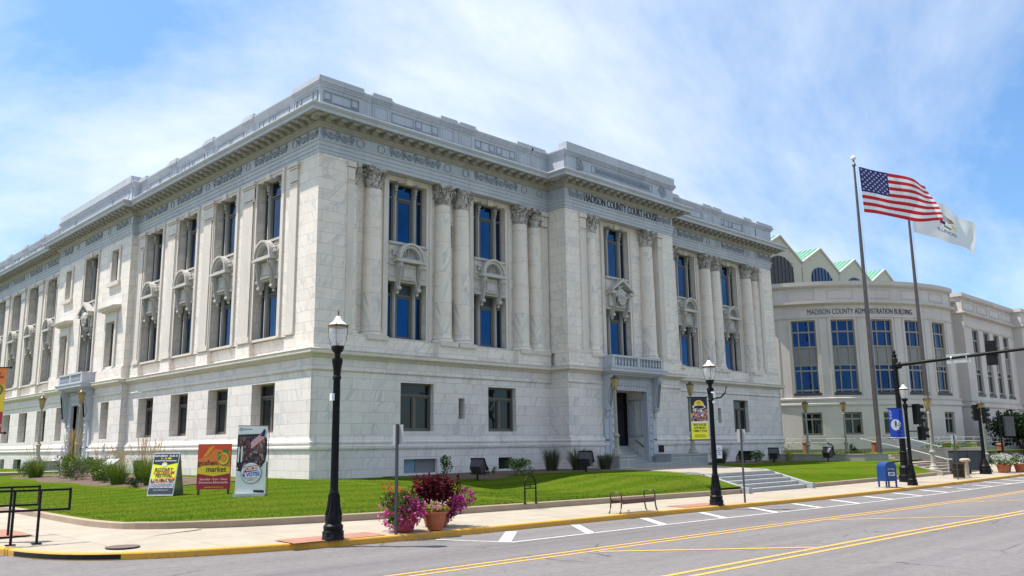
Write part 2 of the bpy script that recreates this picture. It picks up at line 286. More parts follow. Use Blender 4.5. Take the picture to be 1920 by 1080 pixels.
def lawn():
    m, nt, b = newmat('mown_lawn'); t = NT(nt); g = t.world(); f = t.noise(g, 28, 5, .8); p = t.noise(g, .5, 5, .65); q = t.noise(g, 3.5, 4, .7)
    s = t.math('SINE', t.math('MULTIPLY', t.math('ADD', t.N.new('ShaderNodeSeparateXYZ').outputs[0], 0), 1)) if False else None
    sp = t.N.new('ShaderNodeSeparateXYZ'); t.put(sp.inputs[0], g)
    stripe = t.ramp(t.math('MULTIPLY_ADD', t.math('SINE', t.math('MULTIPLY', t.math('ADD', sp.outputs[1], t.math('MULTIPLY', sp.outputs[0], .12)), 3.2)), .5, .5), (.35, 0.0), (.65, 1.0))
    c = t.ramp(f, (.25, (.022,.045,.003)), (.5, (.062,.115,.006)), (.78, (.125,.19,.014)))
    c = t.mix(t.math('MULTIPLY', stripe, .38), c, (.125,.17,.022)); c = t.mix(t.math('MULTIPLY', t.ramp(p, (.45, 0.0), (.7, 1.0)), .55), c, (.13,.135,.018)); c = t.mix(t.math('MULTIPLY', t.ramp(q, (.5, 0.0), (.75, 1.0)), .3), c, (.03,.07,.008))
    t.put(b.inputs['Base Color'], c); b.inputs['Roughness'].default_value = 1; b.inputs['Specular IOR Level'].default_value = 0; t.put(b.inputs['Normal'], t.bump(f, .8, .05)); return m
M['lawn'] = lawn()
def leafmat(name, c1, c2, c3=None, trans=.3):
    m, nt, b = newmat(name); t = NT(nt); g = t.N.new('ShaderNodeNewGeometry'); st = [(0, c1), (.6, c2), (1, c3 or c2)]
    col = t.ramp(g.outputs['Random Per Island'], *st); col = t.mix(.35, col, t.ramp(t.noise(g.outputs['Position'], 5, 3), (.35, tuple(x*.5 for x in c1)), (.65, c2)))
    t.put(b.inputs['Base Color'], col); b.inputs['Roughness'].default_value = .6; b.inputs['Specular IOR Level'].default_value = .15; tr = t.N.new('ShaderNodeBsdfTranslucent'); t.put(tr.inputs[0], col); ms = t.N.new('ShaderNodeMixShader'); ms.inputs[0].default_value = trans
    t.L.new(b.outputs[0], ms.inputs[1]); t.L.new(tr.outputs[0], ms.inputs[2]); t.L.new(ms.outputs[0], t.N['Material Output'].inputs[0]); return m
M['leaf'] = leafmat('green_leaves', (.03,.07,.012), (.08,.16,.02), (.13,.22,.035)); M['leaf_y'] = leafmat('yellow_green_leaves', (.10,.14,.015), (.28,.30,.04), (.4,.38,.06)); M['leaf_d'] = leafmat('dark_leaves', (.01,.025,.008), (.022,.05,.014), (.05,.09,.02))
M['grassb'] = leafmat('grass_blades', (.025,.05,.004), (.055,.10,.008), (.10,.145,.02)); M['reed'] = leafmat('ornamental_grass_blades', (.06,.12,.015), (.13,.21,.025), (.22,.27,.06)); M['reed_d'] = leafmat('dull_grass_blades', (.05,.06,.03), (.10,.12,.06), (.16,.17,.1)); M['plume'] = leafmat('straw_plumes', (.5,.34,.16), (.62,.46,.22), (.7,.56,.32))
M['burg'] = leafmat('burgundy_leaves', (.03,.003,.008), (.09,.008,.018), (.2,.02,.03)); M['mag'] = leafmat('magenta_petals', (.32,.01,.14), (.6,.03,.28), (.8,.2,.45), .2); M['purp'] = leafmat('purple_petals', (.16,.005,.08), (.34,.02,.19), (.5,.08,.3), .2); M['redfl'] = leafmat('red_petals', (.5,.01,.02), (.7,.03,.05)); M['pinkw'] = leafmat('pink_white_petals', (.7,.12,.3), (.8,.45,.6)); M['whitefl'] = leafmat('white_petals', (.5,.5,.45), (.75,.75,.7)); M['hyd'] = leafmat('cream_blossoms', (.55,.45,.1), (.7,.62,.25), (.8,.75,.5))
# ------------------------------------------------------------------ terrain
ZX = [-60,-10,7,15.3,22.7,34,42.6,52.7,66,90,150,260]; ZZ = [.25,.12,.05,0,-.045,-.155,-.19,-.175,-.13,0,.5,1.2]
_gx = np.arange(-82, 262); _gz = np.convolve(np.interp(np.arange(-84, 264), ZX, ZZ), np.ones(5)/5, 'valid')
def zs(x): return float(np.interp(x, _gx, _gz))
def sm(t): t = max(0, min(1, t)); return t*t*(3-2*t)
def g(x, y):
    if y < 20.9 or x < 8.9: return zs(x)+.15+.02*max(0, y-17.6) if x > 8.9 else zs(x)+.19
    a = zs(x)+.42; top = .87+.45*sm((x-64)/14); t = min((y-20.9)/13.5, (x-8.9)/12); A = a+(top-a)*min(1, max(0, .35*t+.65*sm(t)))
    if x < 22: return A
    low = a+.04*sm((y-21)/6)+(.82-a-.04)*sm((y-27.5)/7); high = a+(top-.01-a)*sm((y-20.1)/3.4); hb = sm((x-27)/6.5); B = low+(high-low)*hb
    return A+(B-A)*sm((x-22)/3)
BX, BY = 21.92, 36.12; W = 45.9; D = 62.7
# far ground sheet
mb = MB(); mb.quad((-1500,-1500,-.6),(1500,-1500,-.6),(1500,1500,-.6),(-1500,1500,-.6)); struct('ground', mb, M['lawn'])
def zr(x): return zs(x)
xs = [x for x in range(-80, 261)]
mb = MB(); vs = []
for x in xs: vs += [(x,-60,zr(x)),(x,30,zr(x))]
mb.add(vs, [(2*i,2*i+2,2*i+3,2*i+1) for i in range(len(xs)-1)])
b0 = len(mb.v); xs2 = list(range(-60, 10)); vs = []
for x in xs2: vs += [(x,30,zr(x)),(x,220,zr(x))]
mb.add(vs, [(2*i,2*i+2,2*i+3,2*i+1) for i in range(len(xs2)-1)])
struct('road', mb, M['asphalt'], recalc=False)
def strip(mb, p, q, wd, dz=.006):
    p = Vector(p); q = Vector(q); d = (q-p); n = Vector((-d.y, d.x)).normalized()*wd/2; ts = [0]
    a, b = sorted((p.x, q.x))
    if abs(d.x) > 1e-6: ts += [(k-p.x)/d.x for k in range(math.ceil(a+.01), math.floor(b-.01)+1)]
    ts = sorted(t for t in set(ts+[1.0]) if 0 <= t <= 1); vs = []
    for t in ts:
        c = p+d*t; l = c+n; r = c-n; vs += [(l.x,l.y,zr(l.x)+dz),(r.x,r.y,zr(r.x)+dz)]
    mb.add(vs, [(2*i,2*i+1,2*i+3,2*i+2) for i in range(len(ts)-1)])
wl = MB(); YL = 15.32
strip(wl, (14.95,YL), (130,YL), .11); strip(wl, (14.97,YL), (14.15,17.2), .11, .007)
x = 16.0; hat = [((15.3,15.5),(17.0,17.4))]
for p, q in [((14.85,15.45),(16.85,17.25))]: strip(wl, p, q, .32, .008)
for k in range(26):
    xx = 17.95+k*3.33; strip(wl, (xx, 15.36), (xx+1.6, 17.3), .27, .008)
o = struct('lane_marking_white', wl, M['p_white'], recalc=False)
yl = MB()
for y in (12.66, 12.98): strip(yl, (-20,y), (130,y), .105)
for y in (8.95, 9.30): strip(yl, (9,y), (130,y), .12)
for (a,b) in [((14.9,12.5),(18.7,9.4)), ((26.0,12.5),(30.9,9.4)), ((37.6,12.5),(43.2,9.4)), ((49.5,12.5),(55.5,9.4))]: strip(yl, a, b, .15, .008)
struct('lane_marking_yellow', yl, M['p_yellow'], recalc=False)
# kerb line (road edge) and lawn edge, sampled as pairs
def dens(pts, st=1.0):
    out = []
    for a, b in zip(pts, pts[1:]):
        n = max(1, int(math.hypot(b[0]-a[0], b[1]-a[1])/st)); out += [(a[0]+(b[0]-a[0])*i/n, a[1]+(b[1]-a[1])*i/n) for i in range(n)]
    return out+[pts[-1]]
def smooth(pts, n=2):
    for _ in range(n):
        q = [pts[0]]
        for a, b in zip(pts, pts[1:]): q += [(.75*a[0]+.25*b[0], .75*a[1]+.25*b[1]), (.25*a[0]+.75*b[0], .25*a[1]+.75*b[1])]
        pts = q+[pts[-1]]
    return pts
KL = smooth([(5.3,220),(5.35,60),(5.45,30),(5.5,23.5),(5.75,21.2),(6.35,19.7),(7.6,18.75),(9.6,18.1),(12,17.68),(14.5,17.55),(20,17.55)])[:-1]+[(float(x),17.55) for x in range(20,201)]
LL_left = smooth([(8.8,220),(8.8,60),(8.75,32),(8.6,27.5),(8.6,25),(9.1,23.3),(10.6,22.3),(12.8,21.75),(16,21.25),(20,20.95),(24,20.9)])[:-1]+[(float(x),20.9) for x in range(24,36)]
LL_right = [(float(x),20.9) for x in range(42,60)]
def zk(x, y): return zs(x)+.15
kb = MB(); vs = []; KLd = dens(KL, 1.0)
def ribbon(mb, path, prof, zf):          # prof (o,dz), o to the right of heading = road side
    k = len(prof); vs = []; m = len(path)
    for i, p in enumerate(path):
        a = Vector(path[max(0,i-1)]); b = Vector(path[min(m-1,i+1)]); d = (b-a).normalized(); n = Vector((d.y,-d.x)); z = zf(*p)
        for o, dz in prof: vs.append((p[0]+n.x*o, p[1]+n.y*o, z+dz))
    mb.add(vs, [(i*k+t,(i+1)*k+t,(i+1)*k+t+1,i*k+t+1) for i in range(m-1) for t in range(k-1)])
ribbon(kb, KLd, [(0,-.4),(0,-.03),(-.015,-.005),(-.04,.004),(-.17,.004),(-.18,-.2)], zk)
struct('kerb', kb, M['kerb_y'], recalc=True)
# storm drain opening in the kerb
mb = MB(); 
dp = [p for p in KLd if 5.68 < p[0] < 7.3 and p[1] < 22]
ribbon(mb, [p for p in dens(dp,.2)], [(.006,-.13),(.006,-.03)], zk); tag(obj('storm_drain', mb, M['dark']), 'black storm drain slot in the yellow kerb at the street corner', 'storm drain')
# pavement: from kerb back to far edge; lawn lies over it beyond the lawn kerb
sw = MB(); vs = []; prof = [(-.178,0),(-1.2,.02),(-2.2,.045),(-3.2,.06),(-4.6,.07)]
ribbon(sw, KLd, prof, zk); struct('sidewalk', sw, M['walk'], recalc=False)
sw = MB(); nx = 60
xs3 = list(range(40, 131)); vs = []
for x in xs3: vs += [(x,19.8,zs(x)+.20),(x,26,zs(x)+.26)]
sw.add(vs, [(2*i,2*i+2,2*i+3,2*i+1) for i in range(len(xs3)-1)]); struct('pavement', sw, M['walk'], recalc=False)
lk = MB(); prof = [(0,-.35),(0,.175),(-.02,.195),(-.17,.195),(-.19,.17),(-.19,-.3)]
def zl(x, y): return zs(x)+.22 if x > 9 else zs(x)+.2
ribbon(lk, dens(LL_left,1.0), prof, zl); ribbon(lk, LL_right, prof, zl)
struct('lawn_edging', lk, M['kerbstone'])
# lawn
def loft(mb, edge, far, n=26, pw=1.0):
    vs = []
    for (x, y), (fx, fy) in zip(edge, far):
        for j in range(n+1):
            t = (j/n)**pw; px = x+(fx-x)*t; py = y+(fy-y)*t; z = g(px, py)
            if j == 0: z = zl(x,y)+.17
            vs.append((px,py,z))
    m = len(edge); k = n+1
    mb.add(vs, [(i*k+j,(i+1)*k+j,(i+1)*k+j+1,i*k+j+1) for i in range(m-1) for j in range(n)])
ll = dens(LL_left, 1.0)
def inner(p):
    x, y = p
    if y > 36: return (BX+.3, y)
    if x > 21.9: return (x, BY+.3)
    return (BX+.3, BY+.3)
edge = []
for i, p in enumerate(ll):
    a = Vector(ll[max(0,i-1)]); b = Vector(ll[min(len(ll)-1,i+1)]); d = (b-a).normalized(); edge.append((p[0]-d.y*.12, p[1]+d.x*.12))
LW = MB(); loft(LW, edge, [inner(p) for p in ll])
ed2 = [(x, y+.12) for x, y in LL_right]; loft(LW, ed2, [(x, 62) for x, y in LL_right], 40)
ed3 = [(float(x), 25.0) for x in range(59,131)]
vs = []
for x in range(59,132):
    for y in range(25,70): vs.append((x,y,g(x,y)))
k = 45; LW.add(vs, [(i*k+j,(i+1)*k+j,(i+1)*k+j+1,i*k+j+1) for i in range(72) for j in range(44)])
vs = []; nx9, ny9 = 18, 26
for i in range(nx9):
    for j in range(ny9+1): X_ = 33.9+i*.5; Y_ = 23.05+j*.5; vs.append((X_,Y_,g(X_,Y_)-.004))
LW.add(vs, [(i*(ny9+1)+j,(i+1)*(ny9+1)+j,(i+1)*(ny9+1)+j+1,i*(ny9+1)+j+1) for i in range(nx9-1) for j in range(ny9)])
vs = []
for y_ in (20.95,21.4,22,22.6,23.2):
    for x_ in (33.0,33.5,34.0,34.5,35.2): vs.append((x_,y_,g(x_,y_)-.01))
LW.add(vs, [(i*5+j,(i+1)*5+j,(i+1)*5+j+1,i*5+j+1) for i in range(4) for j in range(4)]); vs = []
for y_ in (20.95,21.4,22,22.6,23.2):
    for x_ in (41.2,41.6,42.05): vs.append((x_,y_,g(x_,y_)-.01))
LW.add(vs, [(i*3+j,(i+1)*3+j,(i+1)*3+j+1,i*3+j+1) for i in range(4) for j in range(2)])
struct('lawn', LW, M['lawn'], recalc=False, smooth=180)
# plaza between street steps and door
mb = MB(); mb.add([(33.4,20.6,-.5),(41.6,20.6,-.5)],[])
P0 = [(35.0,22.9),(41.4,22.9),(49.5,31.8),(49.5,36.3),(40.6,36.3),(38.4,28)]
mb = MB(); mb.prism(P0, lambda p,q,t:(p,q,t), .3, .895); struct('plaza', mb, M['conc'])
mb = MB()
for x0,x1 in ((33.4,41.9),): mb.box(x0,x1,20.95,23.2,-.6,-.1)
struct('steps_footing', mb, M['conc'])
mb = MB(); mb.box(8.5,22,66.4,69.0,.4,.93); struct('entrance_path', mb, M['conc'])
# ================================================================== COURTHOUSE
CH = thing('courthouse', 'white marble courthouse with corner columns, heavy bracketed cornice and carved frieze', 'courthouse', (BX, BY, 0))
OUT = [(0,D),(0,39.1),(-.45,39.1),(-.45,23.5),(0,23.5),(0,0),(17,0),(17,-1.5),(28.9,-1.5),(28.9,0),(W,0),(W,D)]
TF = lambda u, o, z: (u, -o, z)
TS = lambda u, o, z: (-o, u, z)
def facade(mb, T, u0, u1, z0, z1, o, holes=(), back=False):
    us = sorted({u0, u1, *[h[0] for h in holes], *[h[1] for h in holes]}); zs_ = sorted({z0, z1, *[h[2] for h in holes], *[h[3] for h in holes]})
    us = [u for u in us if u0 <= u <= u1]; zs_ = [z for z in zs_ if z0 <= z <= z1]; old = mb.T; mb.T = T
    for a, b in zip(us, us[1:]):
        for c, d in zip(zs_, zs_[1:]):
            if any(h[0] <= (a+b)/2 <= h[1] and h[2] <= (c+d)/2 <= h[3] for h in holes): continue
            mb.quad((a,o,c),(b,o,c),(b,o,d),(a,o,d))
    for h in holes:
        a, b, c, d, dep = h; q = o-dep
        if c > z0: mb.quad((a,o,c),(b,o,c),(b,q,c),(a,q,c))
        if d < z1: mb.quad((a,o,d),(b,o,d),(b,q,d),(a,q,d))
        mb.quad((a,o,c),(a,o,d),(a,q,d),(a,q,c)); mb.quad((b,o,c),(b,o,d),(b,q,d),(b,q,c))
    mb.T = old
FG = [(5.4,7.65),(11.7,13.95),(31.95,34.2),(38.3,40.55)]; FS = [(9.45,9.9),(36.0,36.45)]
FB = [(5.6,7.85,.95,1.68),(12.4,13.5,1.0,1.65),(38.5,41.0,.9,1.66)]
SGc = [4.9,10.1,15.25,20.4,42.3,47.45,52.6,57.8]; SG = [(c-1.22,c+1.22) for c in SGc]; SGn = [(25.7,27.2),(35.4,36.9)]
SB = [(4.0,4.9),(14.2,15.3),(19.4,21.5),(42.0,43.6),(46.5,48.8),(51.6,53.0),(56.5,58.5)]
plin = MB(); DC = 22.95; SCn = 31.3
facade(plin, TF, 0, 17, -.4, 2.3, 0, [(a,b,c,d,.4) for a,b,c,d in FB if b < 17]); facade(plin, TF, 28.9, W, -.4, 2.3, 0, [(a,b,c,d,.4) for a,b,c,d in FB if a > 28])
facade(plin, TF, 17, 28.9, -.4, 2.3, 1.5, [(DC-1.72,DC+1.72,-.4,2.3,1.65)]); plin.quad((17,0,-.4),(17,-1.5,-.4),(17,-1.5,2.3),(17,0,2.3)); plin.quad((28.9,0,-.4),(28.9,-1.5,-.4),(28.9,-1.5,2.3),(28.9,0,2.3))
facade(plin, TS, 0, 23.5, -.4, 2.3, 0, [(a,b,.8,1.68,.4) for a,b in SB if b < 23]); facade(plin, TS, 39.1, D, -.4, 2.3, 0, [(a,b,.8,1.68,.4) for a,b in SB if b > 39])
facade(plin, TS, 23.5, 39.1, -.4, 2.3, .45, [(SCn-1.5,SCn+1.5,-.4,2.3,1.2)]); plin.quad((0,23.5,-.4),(-.45,23.5,-.4),(-.45,23.5,2.3),(0,23.5,2.3)); plin.quad((0,39.1,-.4),(-.45,39.1,-.4),(-.45,39.1,2.3),(0,39.1,2.3))
plin.quad((W,0,-.4),(W,D,-.4),(W,D,2.3),(W,0,2.3)); plin.quad((0,D,-.4),(W,D,-.4),(W,D,2.3),(0,D,2.3))
obj('plinth', plin, M['marble_low'], CH)
def segs_sweep(name, prof, mat, gaps=True, zskip=None):
    mb = MB()
    if gaps:   # break the mouldings at the two portals
        mb.sweep(prof, [(-.45,SCn-2.15),(-.45,23.5),(0,23.5),(0,0),(17,0),(17,-1.5),(DC-2.35,-1.5)]); mb.sweep(prof, [(DC+2.35,-1.5),(28.9,-1.5),(28.9,0),(W,0),(W,D),(0,D),(0,39.1),(-.45,39.1),(-.45,SCn+2.15)])
    else: mb.sweep(prof, OUT, True)
    return obj(name, mb, mat, CH)
segs_sweep('water_table', [(-.1,2.2),(.06,2.22),(.09,2.3),(.09,2.38),(.02,2.42),(.02,2.5),(.06,2.54),(.06,2.62),(.0,2.66),(-.02,2.78),(-.1,2.8)], M['marble_low'])
gw = MB(); gw_h = lambda L_, dep: [(a,b,3.13,5.67,dep) for a,b in L_]
facade(gw, TF, 0, 17, 2.25, 6.95, -.08, gw_h([f for f in FG if f[1] < 17], .5)+[(FS[0][0],FS[0][1],3.82,4.96,.5)])
facade(gw, TF, 28.9, W, 2.25, 6.95, -.08, gw_h([f for f in FG if f[0] > 28], .5)+[(FS[1][0],FS[1][1],3.82,4.96,.5)])
facade(gw, TF, 17, 28.9, 2.3, 6.95, 1.42, [(DC-1.72,DC+1.72,2.3,5.75,1.65)]); gw.quad((17,.08,2.25),(17,-1.42,2.25),(17,-1.42,6.95),(17,.08,6.95)); gw.quad((28.9,.08,2.25),(28.9,-1.42,2.25),(28.9,-1.42,6.95),(28.9,.08,6.95))
facade(gw, TS, 0, 23.5, 2.25, 6.95, -.08, gw_h([f for f in SG if f[1] < 23], .75)); facade(gw, TS, 39.1, D, 2.25, 6.95, -.08, gw_h([f for f in SG if f[0] > 39], .75))
facade(gw, TS, 23.5, 39.1, 2.3, 6.95, .37, gw_h(SGn, .75)+[(SCn-1.5,SCn+1.5,2.3,5.7,1.2)]); gw.quad((.08,23.5,2.25),(-.37,23.5,2.25),(-.37,23.5,6.95),(.08,23.5,6.95)); gw.quad((.08,39.1,2.25),(-.37,39.1,2.25),(-.37,39.1,6.95),(.08,39.1,6.95))
gw.quad((W-.08,0,2.25),(W-.08,D,2.25),(W-.08,D,6.95),(W-.08,0,6.95)); gw.quad((0,D-.08,2.25),(W,D-.08,2.25),(W,D-.08,6.95),(0,D-.08,6.95))
obj('ground_storey_wall', gw, M['marble_low'], CH)
segs_sweep('string_moulding', [(-.12,6.05),(-.03,6.08),(.02,6.13),(.02,6.18),(-.05,6.22),(-.05,6.27),(-.12,6.3)], M['marble_low'])
segs_sweep('belt_cornice', [(-.12,6.68),(0,6.72),(.06,6.8),(.17,6.84),(.28,6.88),(.30,6.92),(.30,7.04),(.34,7.10),(.26,7.13),(-.5,7.17)], M['marble_plain'], gaps=False)
# pedestal band
pb = MB(); pb.sweep([(-.3,7.1),(-.26,7.95),(-.9,8.02)], OUT, True)
def ped(T, a, b, o=.04): 
    pb.T = T; pb.box(a,b,o-1.2 if True else 0,o,7.12,7.86); pb.box(a+.03,b-.03,o-1.2,o-.05,7.86,8.0); pb.T = None
for a, b in ((0.001,4.5),(7.9,10.8),(14.1,17),(28.9,31.8),(35.1,38.0),(41.4,W-.001)): ped(TF, a, b)
for a, b in ((17.001,20.6),(25.3,28.899)): ped(TF, a, b, 1.54)
for a, b in ((0.05,2.8),(6.5,8.05),(11.55,13.05),(16.9,18.3),(21.9,23.45),(39.15,40.8),(44.4,45.8),(49.6,51.1),(54.75,56.25),(59.9,D-.01)): ped(TS, a, b, .0)
for a, b in ((23.52,28.4),(34.2,39.08)): ped(TS, a, b, .49)
obj('pedestal_course', pb, M['marble'], CH)
# upper wall
uw = MB(); Z0, Z1 = 7.95, 17.2; WF = [6.25, 12.5, 33.4, 39.65]
hw = lambda c: (c-1.32,c+1.32,8.1,16.9,.5)
facade(uw, TF, 0.1, 2.2, Z0, Z1, -.1); facade(uw, TF, 43.7, W-.1, Z0, Z1, -.1)
facade(uw, TF, 2.2, 17.1, Z0, Z1, -.75, [hw(c) for c in WF[:2]]+[(9.2,9.55,13.7,15.05,.3),(9.2,9.55,8.7,10.6,.3)]); facade(uw, TF, 28.8, 43.7, Z0, Z1, -.75, [hw(c) for c in WF[2:]]+[(36.35,36.7,13.7,15.05,.3),(36.35,36.7,8.7,10.6,.3)])
for u in (2.2, 43.7): uw.quad((u,.1,Z0),(u,.75,Z0),(u,.75,Z1),(u,.1,Z1))
facade(uw, TF, 17.1, 19.0, Z0, Z1, 1.4); facade(uw, TF, 26.9, 28.8, Z0, Z1, 1.4); facade(uw, TF, 19.0, 26.9, Z0, Z1, .75, [hw(DC)])
for u in (19.0, 26.9): uw.quad((u,-1.4,Z0),(u,-.75,Z0),(u,-.75,Z1),(u,-1.4,Z1))
for u in (17.1, 28.8): uw.quad((u,.75,Z0),(u,-1.4,Z0),(u,-1.4,Z1),(u,.75,Z1))
SW = [5.07,10.22,15.4,20.6,42.1,47.3,52.5,57.65]; hs_ = lambda c: (c-1.4,c+1.4,8.1,16.9,.75)
facade(uw, TS, 0.1, 23.6, Z0, Z1, -.1, [hs_(c) for c in SW[:4]]); facade(uw, TS, 39.0, D-.1, Z0, Z1, -.1, [hs_(c) for c in SW[4:]])
facade(uw, TS, 23.6, 39.0, Z0, Z1, .35, [(SCn-1.55,SCn+1.55,8.1,16.95,.8)]+[(c-.62,c+.62,14.2,16.55,.45) for c in (26.3,36.3)]+[(c-.8,c+.8,8.15,11.3,.5) for c in (26.3,36.3)])
for v in (23.6, 39.0): uw.quad((.1,v,Z0),(-.35,v,Z0),(-.35,v,Z1),(.1,v,Z1))
uw.quad((W-.1,0.1,Z0),(W-.1,D,Z0),(W-.1,D,21),(W-.1,0.1,21)); uw.quad((0,D-.1,Z0),(W,D-.1,Z0),(W,D-.1,21),(0,D-.1,21))
obj('upper_storey_wall', uw, M['marble'], CH)
mb = MB(); mb.sweep([(-.02,7.96),(-.02,8.06),(-.06,8.14),(-.1,8.2)], [(17.1,-1.4+.1),(17.1,-1.4),(19.0,-1.4)]) ; 
for a,b in (((0,2.2)),((43.7,W))): mb.box(a+.04,b-.04,.0,.1,7.98,8.16)
mb.box(17.04,19.0,-1.5,-1.4,7.98,8.16); mb.box(26.9,28.86,-1.5,-1.4,7.98,8.16)
obj('base_moulding', mb, M['marble_plain'], CH)
for a, b in ((2.0,2.75),(6.6,7.9),(11.65,12.95),(16.95,18.2),(22.0,22.9),(39.8,40.7),(44.5,45.75),(49.75,51.0),(54.85,56.1),(59.95,60.7)):
    mb = MB(); mb.T = TS; mb.box(a,b,-.1,.0,8.3,16.0); mb.box(a-.06,b+.06,-.1,.07,7.99,8.13); mb.box(a-.03,b+.03,-.1,.04,8.13,8.3); mb.box(a-.03,b+.03,-.1,.03,15.95,16.02); mb.box(a-.01,b+.01,-.1,.03,16.1,16.75); mb.box(a-.06,b+.06,-.1,.07,16.78,16.88); mb.box(a-.12,b+.12,-.1,.12,16.9,17.1); mb.T = None; obj('pilaster', mb, M['marble_plain'], CH)
for a, b in ((1.83,2.24),(16.45,17.0),(28.95,29.45),(43.66,44.07)): mb = MB(); mb.T = TF; mb.box(a,b,-.74,-.04,8.3,16.0); mb.box(a-.03,b+.03,-.74,-.01,15.95,16.02); mb.box(a,b,-.74,-.02,16.1,16.75); mb.box(a-.06,b+.04,-.74,.04,16.8,17.1); mb.box(a-.04,b+.04,-.74,.02,8.0,8.28); obj('pilaster', mb, M['marble_plain'], CH)
for a, b in ((18.45,19.04),(26.86,27.45)): mb = MB(); mb.T = TF; mb.box(a,b,.76,1.46,8.3,16.0); mb.box(a-.03,b+.03,.76,1.49,15.95,16.02); mb.box(a,b,.76,1.48,16.1,16.75); mb.box(a-.06,b+.06,.76,1.54,16.8,17.1); mb.box(a-.04,b+.04,.76,1.52,8.0,8.28); obj('pilaster', mb, M['marble_plain'], CH)
# entablature, cornice, parapet
segs = dict(gaps=False)
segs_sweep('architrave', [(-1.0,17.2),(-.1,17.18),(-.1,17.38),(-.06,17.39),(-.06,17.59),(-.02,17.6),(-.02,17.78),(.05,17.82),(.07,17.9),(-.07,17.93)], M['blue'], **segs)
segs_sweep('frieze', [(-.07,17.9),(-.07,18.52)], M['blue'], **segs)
segs_sweep('bed_moulding', [(-.07,18.5),(.02,18.54),(.06,18.6),(.14,18.64),(.16,18.7),(.2,18.72),(.2,18.96)], M['brown_grey'], **segs)
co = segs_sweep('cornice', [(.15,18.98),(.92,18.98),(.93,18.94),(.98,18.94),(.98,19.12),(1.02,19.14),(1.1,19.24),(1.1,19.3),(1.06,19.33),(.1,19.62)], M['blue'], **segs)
mo = MB()
def modbox(mb, u, o): mb.box(u-.15,u+.15,o+.15,o+.78,18.80,18.97); mb.box(u-.15,u+.15,o+.15,o+.45,18.72,18.80); mb.box(u-.18,u+.18,o+.15,o+.82,18.955,18.975)
_m = MB(); _m.T = lambda x,y,z: (x,-y,z); modbox(_m, 0, 0); modmesh = _m.mesh('modillion'); modmesh.materials.append(M['brown_grey'])
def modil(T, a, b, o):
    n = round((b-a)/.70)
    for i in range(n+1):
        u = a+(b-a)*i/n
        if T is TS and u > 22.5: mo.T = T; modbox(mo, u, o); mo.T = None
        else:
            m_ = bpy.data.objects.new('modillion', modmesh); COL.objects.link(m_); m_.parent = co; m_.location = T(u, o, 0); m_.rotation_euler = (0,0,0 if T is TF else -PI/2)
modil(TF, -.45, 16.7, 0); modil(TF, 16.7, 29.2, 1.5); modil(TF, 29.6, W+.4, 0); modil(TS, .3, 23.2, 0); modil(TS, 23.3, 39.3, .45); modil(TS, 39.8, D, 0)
o_ = obj('modillion_row', mo, M['brown_grey'], co); o_['kind'] = 'stuff'
pp = [(-.15,19.4),(.12,19.55),(.12,19.72),(.02,19.76),(.02,20.62),(.08,20.68),(.14,20.78),(.2,20.86),(.22,20.92),(.22,21.0),(.1,21.06),(-.5,21.06),(-.5,19.4)]
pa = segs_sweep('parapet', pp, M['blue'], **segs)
def blockf(T, a, b, o=0, top=21.2, ex=.0):
    pk = MB(); pk.T = T; pk.box(a,b,o-.45,o+.06+ex,19.66,20.7); pk.box(a-.04,b+.04,o-.45,o+.14+ex,20.68,20.78); pk.box(a-.09,b+.09,o-.45,o+.2+ex,20.78,20.88); pk.box(a-.14,b+.14,o-.45,o+.27+ex,20.88,21.03); pk.box(a-.06,b+.06,o-.45,o+.2+ex,21.03,top)
    if b-a < 2.2:
        for (q,r,s,t_) in ((a+.14,b-.14,20.5,20.53),(a+.14,b-.14,19.85,19.88),(a+.14,a+.17,19.88,20.5),(b-.17,b-.14,19.88,20.5)): pk.box(q,r,o,o+.085+ex,s,t_)
    pk.T = None; obj('parapet_block', pk, M['blue'], pa)
for a in (3.2,7.95,9.4,14.2,15.5): blockf(TF, a, a+1.15)
for a in (29.2,30.5,35.1,36.55,41.3): blockf(TF, a, a+1.15)
for c in (2.0,7.25,12.3,17.6,22.6,40.2,45.1,50.3,55.5): blockf(TS, c-.35 if c != 2.0 else 2.35, c+.75 if c != 2.0 else 2.45)
blockf(TF, 17.08, 28.82, 1.5, 21.5, .05); blockf(TS, 23.7, 38.9, .45, 21.45, .03)
cp_ = [(-.5,21.2),(-.5,19.6),(.062,19.66),(.062,20.66),(.145,20.7),(.145,20.78),(.205,20.8),(.205,20.88),(.275,20.9),(.275,21.03),(.205,21.05),(.205,21.22),(-.5,21.225)]
for pth, cl in (([(0,2.45),(0,0),(2.55,0)], (2.45,2.55)), ([(W-2.5,0),(W,0),(W,2.5)], (0,0))):
    mb = MB(); mb.sweep(cp_, pth); k_ = len(cp_); mb.f.append(tuple(range(k_))); mb.mi.append(0); mb.f.append(tuple(2*k_+q for q in range(k_))); mb.mi.append(0); obj('parapet_block', mb, M['blue'], pa)
